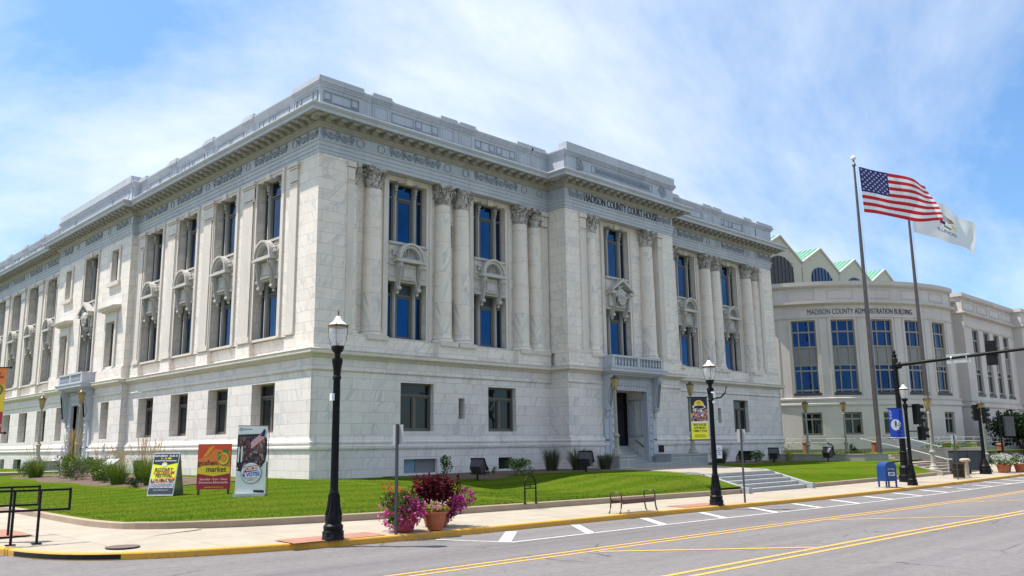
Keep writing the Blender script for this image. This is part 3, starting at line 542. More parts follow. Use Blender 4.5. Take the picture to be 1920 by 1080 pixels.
# sunk panels drawn by thin fillets
fp = MB()
def panel(T, a, b, o, z0=19.92, z1=20.48, t=.028, key=True):
    fp.T = T
    for q in ((a,b,z0,z0+t),(a,b,z1-t,z1),(a,a+t,z0,z1),(b-t,b,z0,z1)): fp.box(q[0],q[1],o-.04,o+.03,q[2],q[3])
    if key and b-a > 1.6:
        for uu in (a+.45, b-.45): fp.box(uu-.02,uu+.02,o-.04,o+.03,z0+.1,z1)
        fp.box(a+.1,a+.45,o-.04,o+.03,z0+.1,z0+.13); fp.box(b-.45,b-.1,o-.04,o+.03,z0+.1,z0+.13)
    fp.T = None
panel(TF,.15,2.3,.1); panel(TS,.15,2.2,.1)
for a,b in ((4.5,6.0),(6.15,7.8),(10.7,12.3),(12.45,14.05),(31.8,33.3),(33.4,34.95),(37.9,39.5),(39.65,41.15),(43.4,45.6)): panel(TF,a,b,.03, key=True)
for i in range(4): c = 7.25+5.15*i-2.6; panel(TS,c-1.6,c-.1,.03); panel(TS,c+.1,c+1.7,.03)
for i in range(4): c = 45.1+5.15*i-2.6; panel(TS,c-1.6,c-.1,.03); panel(TS,c+.1,c+1.7,.03)
for a,b in ((24.2,27.2),(27.4,35.2),(35.4,38.4)): panel(TS,a,b,.54, key=False)
panel(TF,19.6,26.3,1.61,20.0,20.5,key=False)
obj('panel_moulding', fp, M['relief'], pa)
mb = MB(); mb.T = TF; rr = random.Random(5)
for i in range(70): u = 19.95+i*.087; mb.box(u,u+.05,1.5,1.64+.02*(i%3),20.08+.05*(i%2),20.42-.04*(i%3))
for cu in (18.35, 27.5):
    for i in range(26): a = rr.random()*2*PI; r = .42*rr.random()**.5; mb.T = None; mb.ball((cu+r*.8*math.cos(a), -1.6-.02, 20.22+r*1.05*math.sin(a)), .09+.05*rr.random(), 4); mb.T = TF
mb.T = None; obj('parapet_carving', mb, M['relief'], pa)
rf = MB(); rf.box(.3,W-.3,.3,D-.3,20.1,20.3); obj('roof', rf, M['retain'], CH)
# frieze swags
def swag_panel(n, w):
    mb = MB(); r = random.Random(3); step = w/n
    for i in range(n+1):
        x = -w/2+i*step
        for k in range(5): mb.ball((x+r.uniform(-.03,.03), -.02, 18.42-k*.1), .055 if k else .08, 4)
        mb.tube([(x-.1,-.03,18.47),(x-.14,-.03,18.3),(x-.08,-.03,18.12)], .022, 4); mb.tube([(x+.1,-.03,18.47),(x+.14,-.03,18.3),(x+.08,-.03,18.12)], .022, 4)
    for i in range(n):
        x0 = -w/2+i*step
        pts = [(x0+step*(t/8), -.03, 18.42-.32*math.sin(PI*t/8)) for t in range(9)]
        for k in range(15): t = (k+.5)/15; mb.ball((x0+step*t, -.03, 18.41-.31*math.sin(PI*t)+r.uniform(-.015,.015)), .05+.03*math.sin(PI*t), 4)
        mb.ball((x0+step/2,-.03,18.32), .06, 4); mb.tube([(x0+step*.35,-.03,18.36),(x0+step*.5,-.04,18.22),(x0+step*.65,-.03,18.36)], .02, 4)
    for sx in (-1,1):
        mb.lathe([(.0,0)], (0,0,0), 3, cap=False) if False else None
    return mb
def ring(mb, x, r=.23):
    pts = [(x+r*math.cos(2*PI*k/16), -.02, 18.21+r*math.sin(2*PI*k/16)) for k in range(17)]; mb.tube(pts, .022, 4)
sw4 = swag_panel(4, 3.3); s4 = obj('swag_panel', sw4, M['relief'], CH, smooth=60); sw2 = swag_panel(2, 1.7); s2 = obj('swag_panel', sw2, M['relief'], CH, smooth=60)
s4.location = (6.25,.07,0); s2.location = (1.15,.07,0)
def pl(src, loc, rz=0): c = src.copy(); COL.objects.link(c); c.location = loc; c.rotation_euler = (0,0,rz); return c
for u in (12.5, 33.4, 39.65): pl(s4, (u,.07,0))
pl(s2, (44.75,.07,0)); pl(s2, (18.3,-1.43,0)).scale = (.85,1,1); pl(s2, (27.75,-1.43,0)).scale = (.85,1,1)
for v in SW: pl(s4, (.07, v, 0), -PI/2)
for v in (25.6, 37.0): pl(s2, (-.38, v, 0), -PI/2)
pl(s4, (-.38, SCn, 0), -PI/2); pl(s2, (.07,1.2,0), -PI/2)
mb = MB(); 
for x in (2.55,3.9,8.6,10.0,14.9,16.3,29.6,31.0,35.9,37.3,42.0,43.4): ring(mb, x)
mb2 = MB(); mb2.T = lambda x,y,z: (x,y+.07,z)
for x in (2.55,3.9,8.6,10.0,14.9,16.3,29.6,31.0,35.9,37.3,42.0,43.4): ring(mb2, x)
mb2.T = lambda x,y,z: (y+.07,x,z)
for v in (2.5,7.65,12.8,18.0,23.0,39.6,44.7,49.9,55.05,60.2): ring(mb2, v)
mb2.T = lambda x,y,z: (y-.38,x,z)
for v in (24.2,28.0,34.7,38.5): ring(mb2, v)
mb2.T = None; obj('medallion_ring', mb2, M['relief'], CH, smooth=60)
def textmesh(body, size, ext=.02, align='CENTER', sx=1.0, bold=0, shear=0, spacing=1.0, name='lettering'):
    cu = bpy.data.curves.new(name, 'FONT'); cu.body = body; cu.size = size; cu.extrude = ext; cu.align_x = align; cu.align_y = 'CENTER'; cu.offset = bold; cu.shear = shear; cu.space_character = spacing; cu.resolution_u = 3
    o = bpy.data.objects.new(name, cu); COL.objects.link(o); dg = bpy.context.evaluated_depsgraph_get(); me = bpy.data.meshes.new_from_object(o.evaluated_get(dg)); bpy.data.objects.remove(o); bpy.data.curves.remove(cu)
    me.name = name
    for v in me.vertices: v.co.x *= sx
    me.materials.clear(); return me
def text(name, body, size, mat, parent, loc, rot=(PI/2,0,0), **k):
    me = textmesh(body, size, name=name, **k); o = obj(name, me, mat, parent); o.location = loc; o.rotation_euler = rot; return o
text('lettering', 'MADISON COUNTY COURT HOUSE', .74, M['letter'], CH, (22.95,-1.45,18.2), ext=.02, sx=.67, bold=-.006)
# columns
def leafstrip(mb, a, r0, z0, h, w_, curl, c=(0,0,0)):
    pr = [(0,0,1.0),(.03,.35,1.05),(.05,.7,.95),(.05+curl*.6,.95,.8),(.05+curl,.9,.5),(.04+curl*.9,.74,.22)]; vs = []
    ca, sa = math.cos(a), math.sin(a)
    for dr, f, ww in pr:
        for s_ in (-1, 0, 1):
            r = r0+dr+(.035 if s_ == 0 else 0); t = s_*w_*ww/2; vs.append((c[0]+ca*r-sa*t, c[1]+sa*r+ca*t, c[2]+z0+f*h))
    mb.add(vs, [(i*3+j,i*3+j+1,(i+1)*3+j+1,(i+1)*3+j) for i in range(5) for j in range(2)])
def capital_mesh():
    mb = MB(); mb.lathe([(.45,15.98),(.49,16.0),(.49,16.05),(.44,16.07),(.42,16.1),(.42,16.6),(.47,16.85),(.58,16.95)], n=20)
    for i in range(8): leafstrip(mb, PI/8+i*PI/4, .43, 16.07, .42, .3, .13)
    for i in range(8): leafstrip(mb, i*PI/4, .42, 16.2, .66, .28, .17)
    for i in range(4):
        a = PI/4+i*PI/2; ca, sa = math.cos(a), math.sin(a)
        for s_ in (-1,1):
            pts = []
            for k in range(12): th = k/11*3.6*PI/2; rr_ = .15*(1-k/13); pts.append((.62+rr_*math.sin(th), 16.78+rr_*math.cos(th)-.02))
            pts = [(.47,16.6),(.5,16.82)]+pts
            mb.tube([(ca*p-sa*.07*s_, sa*p+ca*.07*s_, z) for p, z in pts], .035, 5)
        leafstrip(mb, a-.25, .5, 16.5, .35, .14, .1); leafstrip(mb, a+.25, .5, 16.5, .35, .14, .1)
        b = i*PI/2; mb.ball((math.cos(b)*.6, math.sin(b)*.6, 17.02), .1, 5)
        for s_ in (-.2,.2): mb.ball((math.cos(b+s_)*.52, math.sin(b+s_)*.52, 16.78), .07, 4)
    for s_, z0, z1 in ((.66,16.95,17.05),(.7,17.05,17.17)):
        poly = []
        for i in range(4):
            a = PI/4+i*PI/2; poly += [(s_*1.08*math.cos(a-.07), s_*1.08*math.sin(a-.07)), (s_*1.08*math.cos(a+.07), s_*1.08*math.sin(a+.07))]
            for k in (.3,.5,.7): b = a+k*PI/2; rr_ = s_*(.80+.12*abs(k-.5)*4/.8*.5); poly.append((rr_*math.cos(b), rr_*math.sin(b)))
        mb.prism(poly, lambda p,q,t: (p,q,t), z0, z1)
    return mb
def shaft_mesh():
    mb = MB(); pr = [(.66,8.0),(.66,8.0)]
    pr = [(.63,8.02),(.66,8.07),(.66,8.12),(.62,8.17),(.57,8.19),(.55,8.22),(.58,8.24),(.6,8.28),(.57,8.32),(.53,8.34)]
    for k in range(9): t = k/8; pr.append((.525-.075*t**1.6, 8.38+t*7.6))
    mb.lathe(pr, n=28); return mb
colT = bpy.data.objects.new('column', shaft_mesh().mesh('column', smooth=50)); COL.objects.link(colT); colT.data.materials.append(M['shaft']); colT.parent = CH
cap = obj('capital', capital_mesh(), M['capital'], colT, smooth=40); bs = MB(); bs.box(-.66,.66,-.66,.66,7.8,8.03); obj('base', bs, M['marble_plain'], colT)
cols = [(3.75,.52),(8.62,.52),(10.03,.52),(14.93,.52),(16.3,.55),(29.6,.55),(30.97,.52),(35.87,.52),(37.28,.52),(42.15,.52),(19.85,-.98),(26.05,-.98)]
colT.location = (cols[0][0], cols[0][1], 0)
for x, y in cols[1:]: dup(colT, (x,y,0))
for x in (2.3, 43.6): dup(colT, (x,.6,0), scale=(.86,.86,1))
# ---- window units (local: x along wall, -y outward, wall plane y=0)
def arcseg(mb, cx, cz, r0, r1, y0, y1, a0=0, a1=PI, n=14):
    vs = []
    for i in range(n+1):
        a = a0+(a1-a0)*i/n
        for r in (r0, r1):
            for y in (y0, y1): vs.append((cx+r*math.cos(a), y, cz+r*math.sin(a)))
    fs = []
    for i in range(n): b = i*4; fs += [(b,b+4,b+5,b+1),(b+2,b+3,b+7,b+6),(b,b+2,b+6,b+4),(b+1,b+5,b+7,b+3)]
    fs += [(0,1,3,2),(n*4,n*4+2,n*4+3,n*4+1)]; mb.add(vs, fs)
def big_window(dep, kind='arch', glass='glass', md=.12, mw=.035):
    st = MB(); hw_ = 1.3; pr = -.0
    for s_ in (-1,1):
        a, b = sorted((s_*1.32, s_*1.52)); st.box(a,b,-.05,.02,8.02,17.18)
        a, b = sorted((s_*1.52, s_*1.68)); st.box(a,b,-.10,.02,8.02,17.18)
    st.box(-1.32,1.32,-.05,.02,16.9,17.18); st.box(-1.52,1.52,-.10,.02,17.06,17.17); st.box(-1.32,1.32,-.02,dep,7.98,8.1)
    st.box(-.22,.22,-.16,.02,16.82,17.18)
    sp = MB(); sp.box(-1.31,1.31,dep-.42,dep+.05,11.2,13.45); sp.box(-1.31,1.31,dep-.55,dep-.42,13.3,13.42); sp.box(-1.31,1.31,dep-.5,dep-.42,12.12,12.26); sp.box(-1.31,1.31,dep-.48,dep-.42,11.2,11.36); sp.box(-1.31,1.31,dep-.46,dep-.42,11.5,11.56)
    for s_ in (-1,1):
        st.box(s_*.95-.12 if s_>0 else -1.25, 1.25 if s_>0 else -.83, dep-.47, dep-.4, 12.45, 13.15)
    st_o = st
    ml = MB()
    for s_ in (-1,1):
        a, b = sorted((s_*(.55+mw), s_*(.82-mw))); ml.box(a,b,dep-md,dep+.02,8.1,11.2); ml.box(a,b,dep-md,dep+.02,13.45,16.9)
        a, b = sorted((s_*(.60+mw), s_*(.77-mw))); ml.box(a,b,dep-md-.06,dep-md,8.1,11.2); ml.box(a,b,dep-md-.06,dep-md,13.45,16.2)
        for k in range(3): ml.ball((s_*.685, dep-md-.08, 16.28+k*.2), .1+.03*k-mw*.5, 5)
        ml.box(s_*.685-.17,s_*.685+.17,dep-.6,dep-.3,16.78,16.9)
    pd = MB(); y1 = dep-.3
    if kind == 'arch':
        arcseg(pd, 0, 12.5, .62, .78, y1-.48, y1); arcseg(pd, 0, 12.5, .78, .9, y1-.58, y1); pd.box(-1.0,1.0,y1-.6,y1,12.28,12.42); pd.box(-.92,.92,y1-.5,y1,12.42,12.5)
        pd.box(-.62,.62,y1-.22,y1-.1,12.5,12.56)
        for k in range(7): a = PI*(k+.5)/7; pd.tube([(0,y1-.2,12.5),(.58*math.cos(a),y1-.16,12.5+.58*math.sin(a))], .035, 4)
        for s_ in (-1,1):
            for k in range(10): a = k*1.3; r = .06+.02*k; pd.ball((s_*1.0+r*.7*math.cos(a), y1-.3, 12.85+r*math.sin(a)), .075, 4)
    else:
        pd.prism([(-1.15,12.4),(-1.15,12.55),(0,13.35),(1.15,12.55),(1.15,12.4),(0,13.12)], lambda p,q,t:(p,t,q), y1-.65, y1); pd.box(-1.2,-.75,y1-.65,y1,12.22,12.42); pd.box(.75,1.2,y1-.65,y1,12.22,12.42)
        pd.box(-1.1,1.1,y1-.3,y1,11.4,12.4)
        rr = random.Random(2)
        pd.lathe([(.05,-.55),(.3,-.42),(.42,-.1),(.42,.15),(.3,.35),(.05,.5)], (0,y1-.42,12.15), 12, 1, .45)
        for k in range(26): a = rr.random()*2*PI; pd.ball((.42*math.cos(a), y1-.46, 12.2+.62*math.sin(a)), .08+.05*rr.random(), 4)
        for k in range(10): a = rr.random()*2*PI; r = .25*rr.random(); pd.ball((r*math.cos(a), y1-.6, 12.15+r*1.5*math.sin(a)), .06, 4)
    pd.box(-.5,.5,y1-.26,y1,11.3,12.2)
    for (q,r,s,t_) in ((-.4,.4,11.5,11.54),(-.4,.4,12.02,12.06),(-.4,-.36,11.5,12.06),(.36,.4,11.5,12.06)): pd.box(q,r,y1-.3,y1,s,t_)
    for k in range(7): pd.box(-.42+k*.13,-.36+k*.13,y1-.33,y1,11.3,11.4)
    brs = []; cp = [(0,12.28),(-.5,12.28),(-.5,12.1),(-.42,11.95),(-.3,11.7),(-.2,11.4),(-.17,11.2),(-.24,11.02),(-.3,10.9),(-.26,10.76),(-.12,10.72),(0,10.85)]
    for s_ in (-1,1):
        br = MB(); brs.append(br); br.prism([(y1+p,q) for p,q in cp], lambda p,q,t:(t,p,q), s_*.69-.12, s_*.69+.12); br.prism([(y1+p*1.06-.01,q) for p,q in cp[1:10]], lambda p,q,t:(t,p,q), s_*.69-.05, s_*.69+.05)
        br.tube([(s_*.69-.14,y1-.24,10.86),(s_*.69+.14,y1-.24,10.86)], .1, 8); br.tube([(s_*.69-.14,y1-.42,12.08),(s_*.69+.14,y1-.42,12.08)], .09, 8); br.ball((s_*.69,y1-.12,10.62), .1, 5)
    fr = MB(); y = dep
    for (x0,x1) in ((-1.24,-.82),(-.55,.55),(.82,1.24)):
        for (z0,z1,zt) in ((8.1,11.2,10.45),(13.45,16.9,15.95)):
            for q in ((x0,x0+.07,z0,z1),(x1-.07,x1,z0,z1),(x0+.07,x1-.07,z0,z0+.09),(x0+.07,x1-.07,z1-.09,z1),(x0+.07,x1-.07,zt,zt+.14)): fr.box(q[0],q[1],y-.06,y+.06,q[2],q[3])
            fr.box(x0+.07,x1-.07,y-.12,y-.06,zt+.03,zt+.1)
            if x1-x0 > .9:
                for q in ((x0+.07,x0+.14,z0+.09,zt),(x1-.14,x1-.07,z0+.09,zt),(x0+.14,x1-.14,z0+.09,z0+.16),(x0+.14,x1-.14,zt-.07,zt)): fr.box(q[0],q[1],y-.035,y+.05,q[2],q[3])
    gls = []
    for z0,z1 in ((8.1,11.2),(13.45,16.9)): gl = MB(); gls.append(gl); gl.quad((-1.25,y,z0),(1.25,y,z0),(1.25,y,z1),(-1.25,y,z1))
    bl = MB(); bl.quad((-.5,y-.012,10.62),(.5,y-.012,10.62),(.5,y-.012,11.1),(-.5,y-.012,11.1))
    f = bpy.data.objects.new('window', fr.mesh('window')); COL.objects.link(f); f.data.materials.append(M['taupe']); f.parent = CH
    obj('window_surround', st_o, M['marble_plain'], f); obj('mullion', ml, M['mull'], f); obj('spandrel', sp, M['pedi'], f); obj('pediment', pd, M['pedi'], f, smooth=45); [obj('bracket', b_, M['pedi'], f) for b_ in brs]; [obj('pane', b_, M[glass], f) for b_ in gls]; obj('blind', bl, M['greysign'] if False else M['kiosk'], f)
    return f
wf = big_window(.38); wf.location = (WF[0], .75, 0)
for c in WF[1:]: dup(wf, (c,.75,0))
wc = big_window(.38, 'tri'); wc.location = (DC, -.75, 0)
wsd = big_window(.5, 'arch', 'glass_side', .12, .04); wsd.location = (.1, SW[0], 0); wsd.rotation_euler = (0,0,-PI/2)
for c in SW[1:]: dup(wsd, (.1,c,0))
wsc = big_window(.5, 'tri', 'glass_side', .12, .04); wsc.location = (-.35, SCn, 0); wsc.rotation_euler = (0,0,-PI/2)
def small_window(w_, z0, z1, dep, mull=True, trans=.74, glass='glass_dk', dark=False):
    fr = MB(); h = w_/2; y = dep-.06; zt = z0+(z1-z0)*trans
    for q in ((-h,-h+.1,z0,z1),(h-.1,h,z0,z1),(-h+.1,h-.1,z0,z0+.1),(-h+.1,h-.1,z1-.1,z1)): fr.box(q[0],q[1],y-.1,y+.05,q[2],q[3])
    if trans < 1: fr.box(-h+.1,h-.1,y-.12,y+.05,zt-.07,zt+.07); fr.box(-h+.1,h-.1,y-.17,y-.12,zt-.02,zt+.04)
    if mull: fr.box(-.08,.08,y-.1,y+.05,z0+.1,zt-.07)
    for a, b in ((-h+.1,-.08),(.08,h-.1)) if mull else ((-h+.1,h-.1),):
        for q in ((a,a+.06,z0+.1,zt-.07),(b-.06,b,z0+.1,zt-.07),(a+.06,b-.06,z0+.1,z0+.17),(a+.06,b-.06,zt-.14,zt-.07)): fr.box(q[0],q[1],y-.06,y+.04,q[2],q[3])
    gl = MB(); gl.quad((-h,y,z0),(h,y,z0),(h,y,z1),(-h,y,z1))
    f = bpy.data.objects.new('window', fr.mesh('window')); COL.objects.link(f); f.data.materials.append(M['taupe']); f.parent = CH; obj('pane', gl, M[glass], f); return f
sf = small_window(2.25, 3.13, 5.67, .45); sf.location = ((FG[0][0]+FG[0][1])/2, .08, 0)
for a, b in FG[1:]: dup(sf, ((a+b)/2,.08,0))
ss = small_window(2.44, 3.13, 5.67, .7); ss.location = (.08, SGc[0], 0); ss.rotation_euler = (0,0,-PI/2)
for c in SGc[1:]: dup(ss, (.08,c,0))
sn = small_window(1.5, 3.13, 5.67, .7, False); sn.location = (-.37, 26.45, 0); sn.rotation_euler = (0,0,-PI/2); dup(sn, (-.37,36.15,0))
su = small_window(1.24, 14.2, 16.55, .42, False); su.location = (-.35,26.3,0); su.rotation_euler = (0,0,-PI/2); dup(su, (-.35,36.3,0))
sp_ = small_window(1.6, 8.15, 11.3, .45, False); sp_.location = (-.35,26.3,0); sp_.rotation_euler = (0,0,-PI/2); dup(sp_, (-.35,36.3,0))
def surround(c):
    mb = MB(); mb.T = TS
    for s_ in (-1,1): a, b = sorted((c+s_*.62, c+s_*.95)); mb.box(a,b,.35,.45,13.95,16.8)
    mb.box(c-.62,c+.62,.35,.45,16.55,16.8); mb.box(c-1.08,c+1.08,.35,.55,13.9,14.2)
    for s_ in (-1,1): a, b = sorted((c+s_*.8, c+s_*1.12)); mb.box(a,b,.35,.47,8.02,11.3)
    mb.box(c-1.12,c+1.12,.35,.47,11.3,11.62); mb.box(c-1.05,c+1.05,.35,.44,11.62,12.0); mb.box(c-1.3,c+1.3,.35,.65,12.0,12.1); mb.box(c-1.45,c+1.45,.35,.85,12.1,12.22); mb.prism([(.35,12.22),(.95,12.22),(.97,12.32),(.35,12.42)], lambda p,q,t:(t,p,q), c-1.55, c+1.55)
    mb.T = None; obj('window_surround', mb, M['marble_plain'], CH)
surround(26.3); surround(36.3)
# louvre, slits, basement windows
mb = MB(); mb.T = TF
for a, b, c, d in FB[1:2]:
    for k in range(5): mb.prism([(-.32,c+.03+k*.13),(-.2,c+.0+k*.13),(-.2,c+.02+k*.13),(-.32,c+.05+k*.13)], lambda p,q,t:(t,p,q), a, b)
    mb.quad((a,-.38,c),(b,-.38,c),(b,-.38,d),(a,-.38,d))
for a, b in FS: mb.quad((a,-.55,3.8),(b,-.55,3.8),(b,-.55,5),(a,-.55,5))
for a in (9.2,36.35):
    for z0,z1 in ((13.7,15.05),(8.7,10.6)): mb.quad((a,-1.04,z0),(a+.35,-1.04,z0),(a+.35,-1.04,z1),(a,-1.04,z1))
mb.T = None; obj('vent', mb, M['louver'], CH)
mb = MB(); mb.T = TF; a, b, c, d = FB[0]; mb.box(a+.02,a+.9,-.3,-.24,c,d); mb.T = None; obj('basement_window', mb, simple('painted_reflection_pane', (.17,.26,.34), .3, .15), CH)  # light blue of a reflection is put into this pane's base colour
mb = MB(); mb.T = TF; mb.box(a+.9,b,-.26,-.2,c,d); mb.T = None; obj('vent_panel', mb, simple('painted_vent_panel', (.17,.175,.18), .6, .1), CH)
mb = MB(); mb.T = TF; a, b, c, d = FB[2]; mb.quad((a,-.35,c),(b,-.35,c),(b,-.35,d),(a,-.35,d)); mb.T = TS
for a, b in SB: mb.quad((a,-.35,.8),(b,-.35,.8),(b,-.35,1.7),(a,-.35,1.7))
mb.T = None; obj('basement_window', mb, M['dark'], CH)
# portals
def portal(T, c, o, hw_, zt, depth, steps_n, z_in):
    P = MB(); P.T = T; wd = .62
    for s_ in (-1,1):
        a, b = sorted((c+s_*hw_, c+s_*(hw_+wd))); P.box(a,b,o-.3,o+.12,.6,zt+wd); a2, b2 = sorted((c+s_*(hw_+.12), c+s_*(hw_+wd-.12))); 
        for q in ((a2,a2+.05),(b2-.05,b2)): P.box(q[0],q[1],o,o+.16,.9,zt+.5)
        a, b = sorted((c+s_*(hw_+wd), c+s_*(hw_+wd+.42))); P.box(a,b,o-.3,o+.06,.6,6.7)
    P.box(c-hw_,c+hw_,o-.3,o+.12,zt,zt+wd); P.box(c-hw_-wd,c+hw_+wd,o-.3,o+.08,zt+wd,6.72); P.box(c-hw_-.5,c+hw_+.5,o-.3,o+.14,zt+wd,zt+wd+.08)
    for q in ((zt+.1,zt+.15),(zt+wd-.15,zt+wd-.1)): P.box(c-hw_-.3,c+hw_+.3,o,o+.16,*q)
    e = hw_+wd+.5
    P.box(c-e,c+e,o-.3,o+.5,6.68,6.78); P.box(c-e-.12,c+e+.12,o-.3,o+.75,6.78,6.88); P.box(c-e-.2,c+e+.2,o-.3,o+.95,6.88,7.08); P.prism([(o-.3,7.08),(o+.99,7.08),(o+1.0,7.15),(o-.3,7.2)], lambda p,q,t:(t,p,q), c-e-.25, c+e+.25)
    P.T = None; po = obj('portal', P, M['blue'], CH)
    bl_ = []; B = MB(); B.T = T; e2 = e-.1; B.box(c-e2,c+e2,o+.5,o+.82,7.17,7.27); B.box(c-e2-.03,c+e2+.03,o+.48,o+.85,7.8,7.93); 
    for x in (c-e2+.12, c, c+e2-.12): B.box(x-.14,x+.14,o+.5,o+.83,7.27,7.8)
    for s_ in (-1,1): a, b = sorted((c+s_*e2, c+s_*(e2-.25))); B.box(a,b,o-.2,o+.5,7.17,7.9)
    B.box(c-e2+.1,c+e2-.1,o+.62,o+.66,7.27,7.8); n = 15; B.T = None
    for k in range(n):
        u = c-e2+.42+(2*e2-.84)*k/(n-1)
        if abs(u-c) < .16: continue
        Bb = MB(); Bb.lathe([(.05,7.27),(.05,7.32),(.09,7.42),(.08,7.5),(.045,7.66),(.06,7.74),(.06,7.8)], (*T(u,o+.76,0)[:2],0), 8); bl_.append(Bb)
    [obj('baluster', b_, M['blue'], po, smooth=50) for b_ in bl_]; obj('balustrade', B, M['blue'], po)
    for s_ in (-1,1):
        K = MB(); K.T = T; cp = [(0,6.68),(.55,6.68),(.58,6.5),(.5,6.2),(.36,5.8),(.24,5.3),(.2,5.0),(.28,4.8),(.34,4.62),(.28,4.44),(.12,4.4),(0,4.55)]
        x = c+s_*(hw_+wd+.21); K.prism([(o+.06+p,q) for p,q in cp], lambda p,q,t:(t,p,q), x-.2, x+.2); K.prism([(o+.06+p*1.08,q) for p,q in cp[1:10]], lambda p,q,t:(t,p,q), x-.07, x+.07); K.prism([(o+.06,4.5),(o+.2,4.45),(o+.16,4.1),(o+.06,3.9)], lambda p,q,t:(t,p,q), x-.12, x+.12); K.T = None; obj('console', K, M['blue'], po)
    Rz = MB()
    for s_ in (-1,1):
        for k in range(9): Rz.ball(T(c+s_*(hw_+.31), o+.13, 1.5+k*.52), .09, 5)
    for k in range(11): Rz.ball(T(c-hw_+.1+k*(2*hw_-.2)/10, o+.13, zt+.31), .09, 5)
    for k in range(40): Rz.ball(T(c-hw_-.3+k*(2*hw_+.6)/39, o+.1, 6.52+.05*math.sin(k*2)), .07, 4)
    obj('rosette', Rz, M['blue'], po, smooth=60)
    S = MB(); S.T = T; rise = (z_in-1.07)/steps_n
    for k in range(steps_n): S.box(c-hw_+.01,c+hw_-.01,o-depth-.2,o+.1-k*.3,(1.0 if k == 0 else 1.07+k*rise),1.07+(k+1)*rise)
    S.T = None; obj('step', S, M['step'], po)
    I = MB(); I.T = T; q = o-depth
    I.quad((c-hw_,q,.8),(c+hw_,q,.8),(c+hw_,q,zt),(c-hw_,q,zt))
    I.T = None; obj('vestibule_wall', I, M['dark'], po)
    Dr = MB(); Dr.T = T
    for x in (c-hw_+.2, c-.08, c+hw_-.36): Dr.box(x,x+.16,q+.02,q+.14,z_in,zt-.02)
    Dr.box(c-hw_+.2,c+hw_-.2,q+.02,q+.14,zt-1.1,zt-.9); Dr.box(c-hw_+.2,c+hw_-.2,q+.02,q+.14,zt-.2,zt-.02); Dr.box(c-hw_+.36,c+hw_-.36,q+.02,q+.1,z_in,z_in+.3)
    Dr.T = None; obj('door', Dr, M['black'], po)
    J = MB(); J.T = T
    for s_ in (-1,1):
        a, b = sorted((c+s_*hw_, c+s_*(hw_-.05)))
        for (d0,d1) in ((o-.35,o-1.0),(o-1.15,o-depth+.2)):
            if d1 >= d0: continue
            for qq in ((d1,d1+.07,z_in+.6,zt-.5),(d0-.07,d0,z_in+.6,zt-.5)): J.box(a,b,*qq)
            J.box(a,b,d1,d0,z_in+.6,z_in+.67); J.box(a,b,d1,d0,zt-.57,zt-.5)
    J.T = None; obj('jamb_panel', J, M['blue'], po)
    H = MB(); x = c+hw_-.14; H.tube([T(x,o-.15,2.1),T(x,o-.3,2.15),T(x,o-1.9,3.1),T(x,o-2.1,3.1)] if depth > 2 else [T(x,o-.15,2.1),T(x,o-.9,2.6)], .03, 6); H.tube([T(x,o-.4,2.2),T(c+hw_,o-.4,2.15)], .02, 5)
    obj('handrail', H, M['black'], po)
portal(TF, DC, 1.5, 1.7, 5.75, 1.6, 6, 2.2); portal(TS, SCn, .45, 1.5, 5.65, 1.15, 3, 1.7)
mb = MB(); mb.T = TF; mb.box(DC+2.9,DC+3.5,1.5,1.53,1.75,2.25); mb.T = None; obj('wall_plaque', mb, M['black'], CH)
# security cameras
def sec_cam(T, u, o, z):
    mb = MB(); a = T(u,o,z); b = T(u,o+.35,z+.05); mb.tube([a,b], .03, 6); c = T(u+.0,o+.75,z-.03); mb.tube([b,c], .075, 8); mb.ball(T(u,o+.35,z-.05), .09, 6); obj('security_camera', mb, M['white'], CH, smooth=40)
sec_cam(TF, 27.4, 1.5, 7.85); sec_cam(TS, 20.9, -.05, 6.0)
# outer steps and lamp blocks (own things, on the terrace)
mb = MB(); mb.box(39.6,50.0,30.6,33.0,.6,.93) if False else None
st = thing('entrance_steps', 'two broad marble steps before the front door of the courthouse', 'steps', (BX+DC, 33.4, .86))
for k, (dy, z) in enumerate(((0,0),(.42,.13))):
    mb = MB(); mb.box(-3.4,5.2,-1.0+dy,1.3,z-.05,z+.13); obj('step', mb, M['step'], st)
def lampblock(name, label, x0, x1, y0, y1, zt):
    t = thing(name, label, 'pedestal', ((x0+x1)/2,(y0+y1)/2,.85)); mb = MB(); a = (x1-x0)/2; b = (y1-y0)/2; mb.box(-a,a,-b,b,-.3,zt-.97); mb.box(-a-.04,a+.04,-b-.04,b+.04,zt-.97,zt-.85); obj('block', mb, M['step'], t)
    mb = MB(); 
    for q in ((-a+.1,a-.1,.08,.11),(-a+.1,a-.1,zt-1.1,zt-1.07)): mb.box(q[0],q[1],-b-.012,-b+.05,q[2],q[3])
    mb.box(-.02,.02,-b-.012,-b+.05,.08,zt-1.1); obj('panel_moulding', mb, M['marble_plain'], t); return t
lampblock('lamp_pedestal', 'small square marble block left of the front door carrying a lamp', 40.5, 42.1, 32.2, 33.9, 1.65); lampblock('lamp_pedestal', 'long low marble block right of the front door carrying a lamp', 46.9, 51.2, 33.0, 34.3, 1.65)
lampblock('lamp_pedestal', 'low stone block beside the side entrance nearer the street corner', 19.55, 21.85, 62.3, 64.2, 1.62); lampblock('lamp_pedestal', 'low stone block on the far side of the side entrance', 19.55, 21.85, 70.9, 72.9, 1.62)
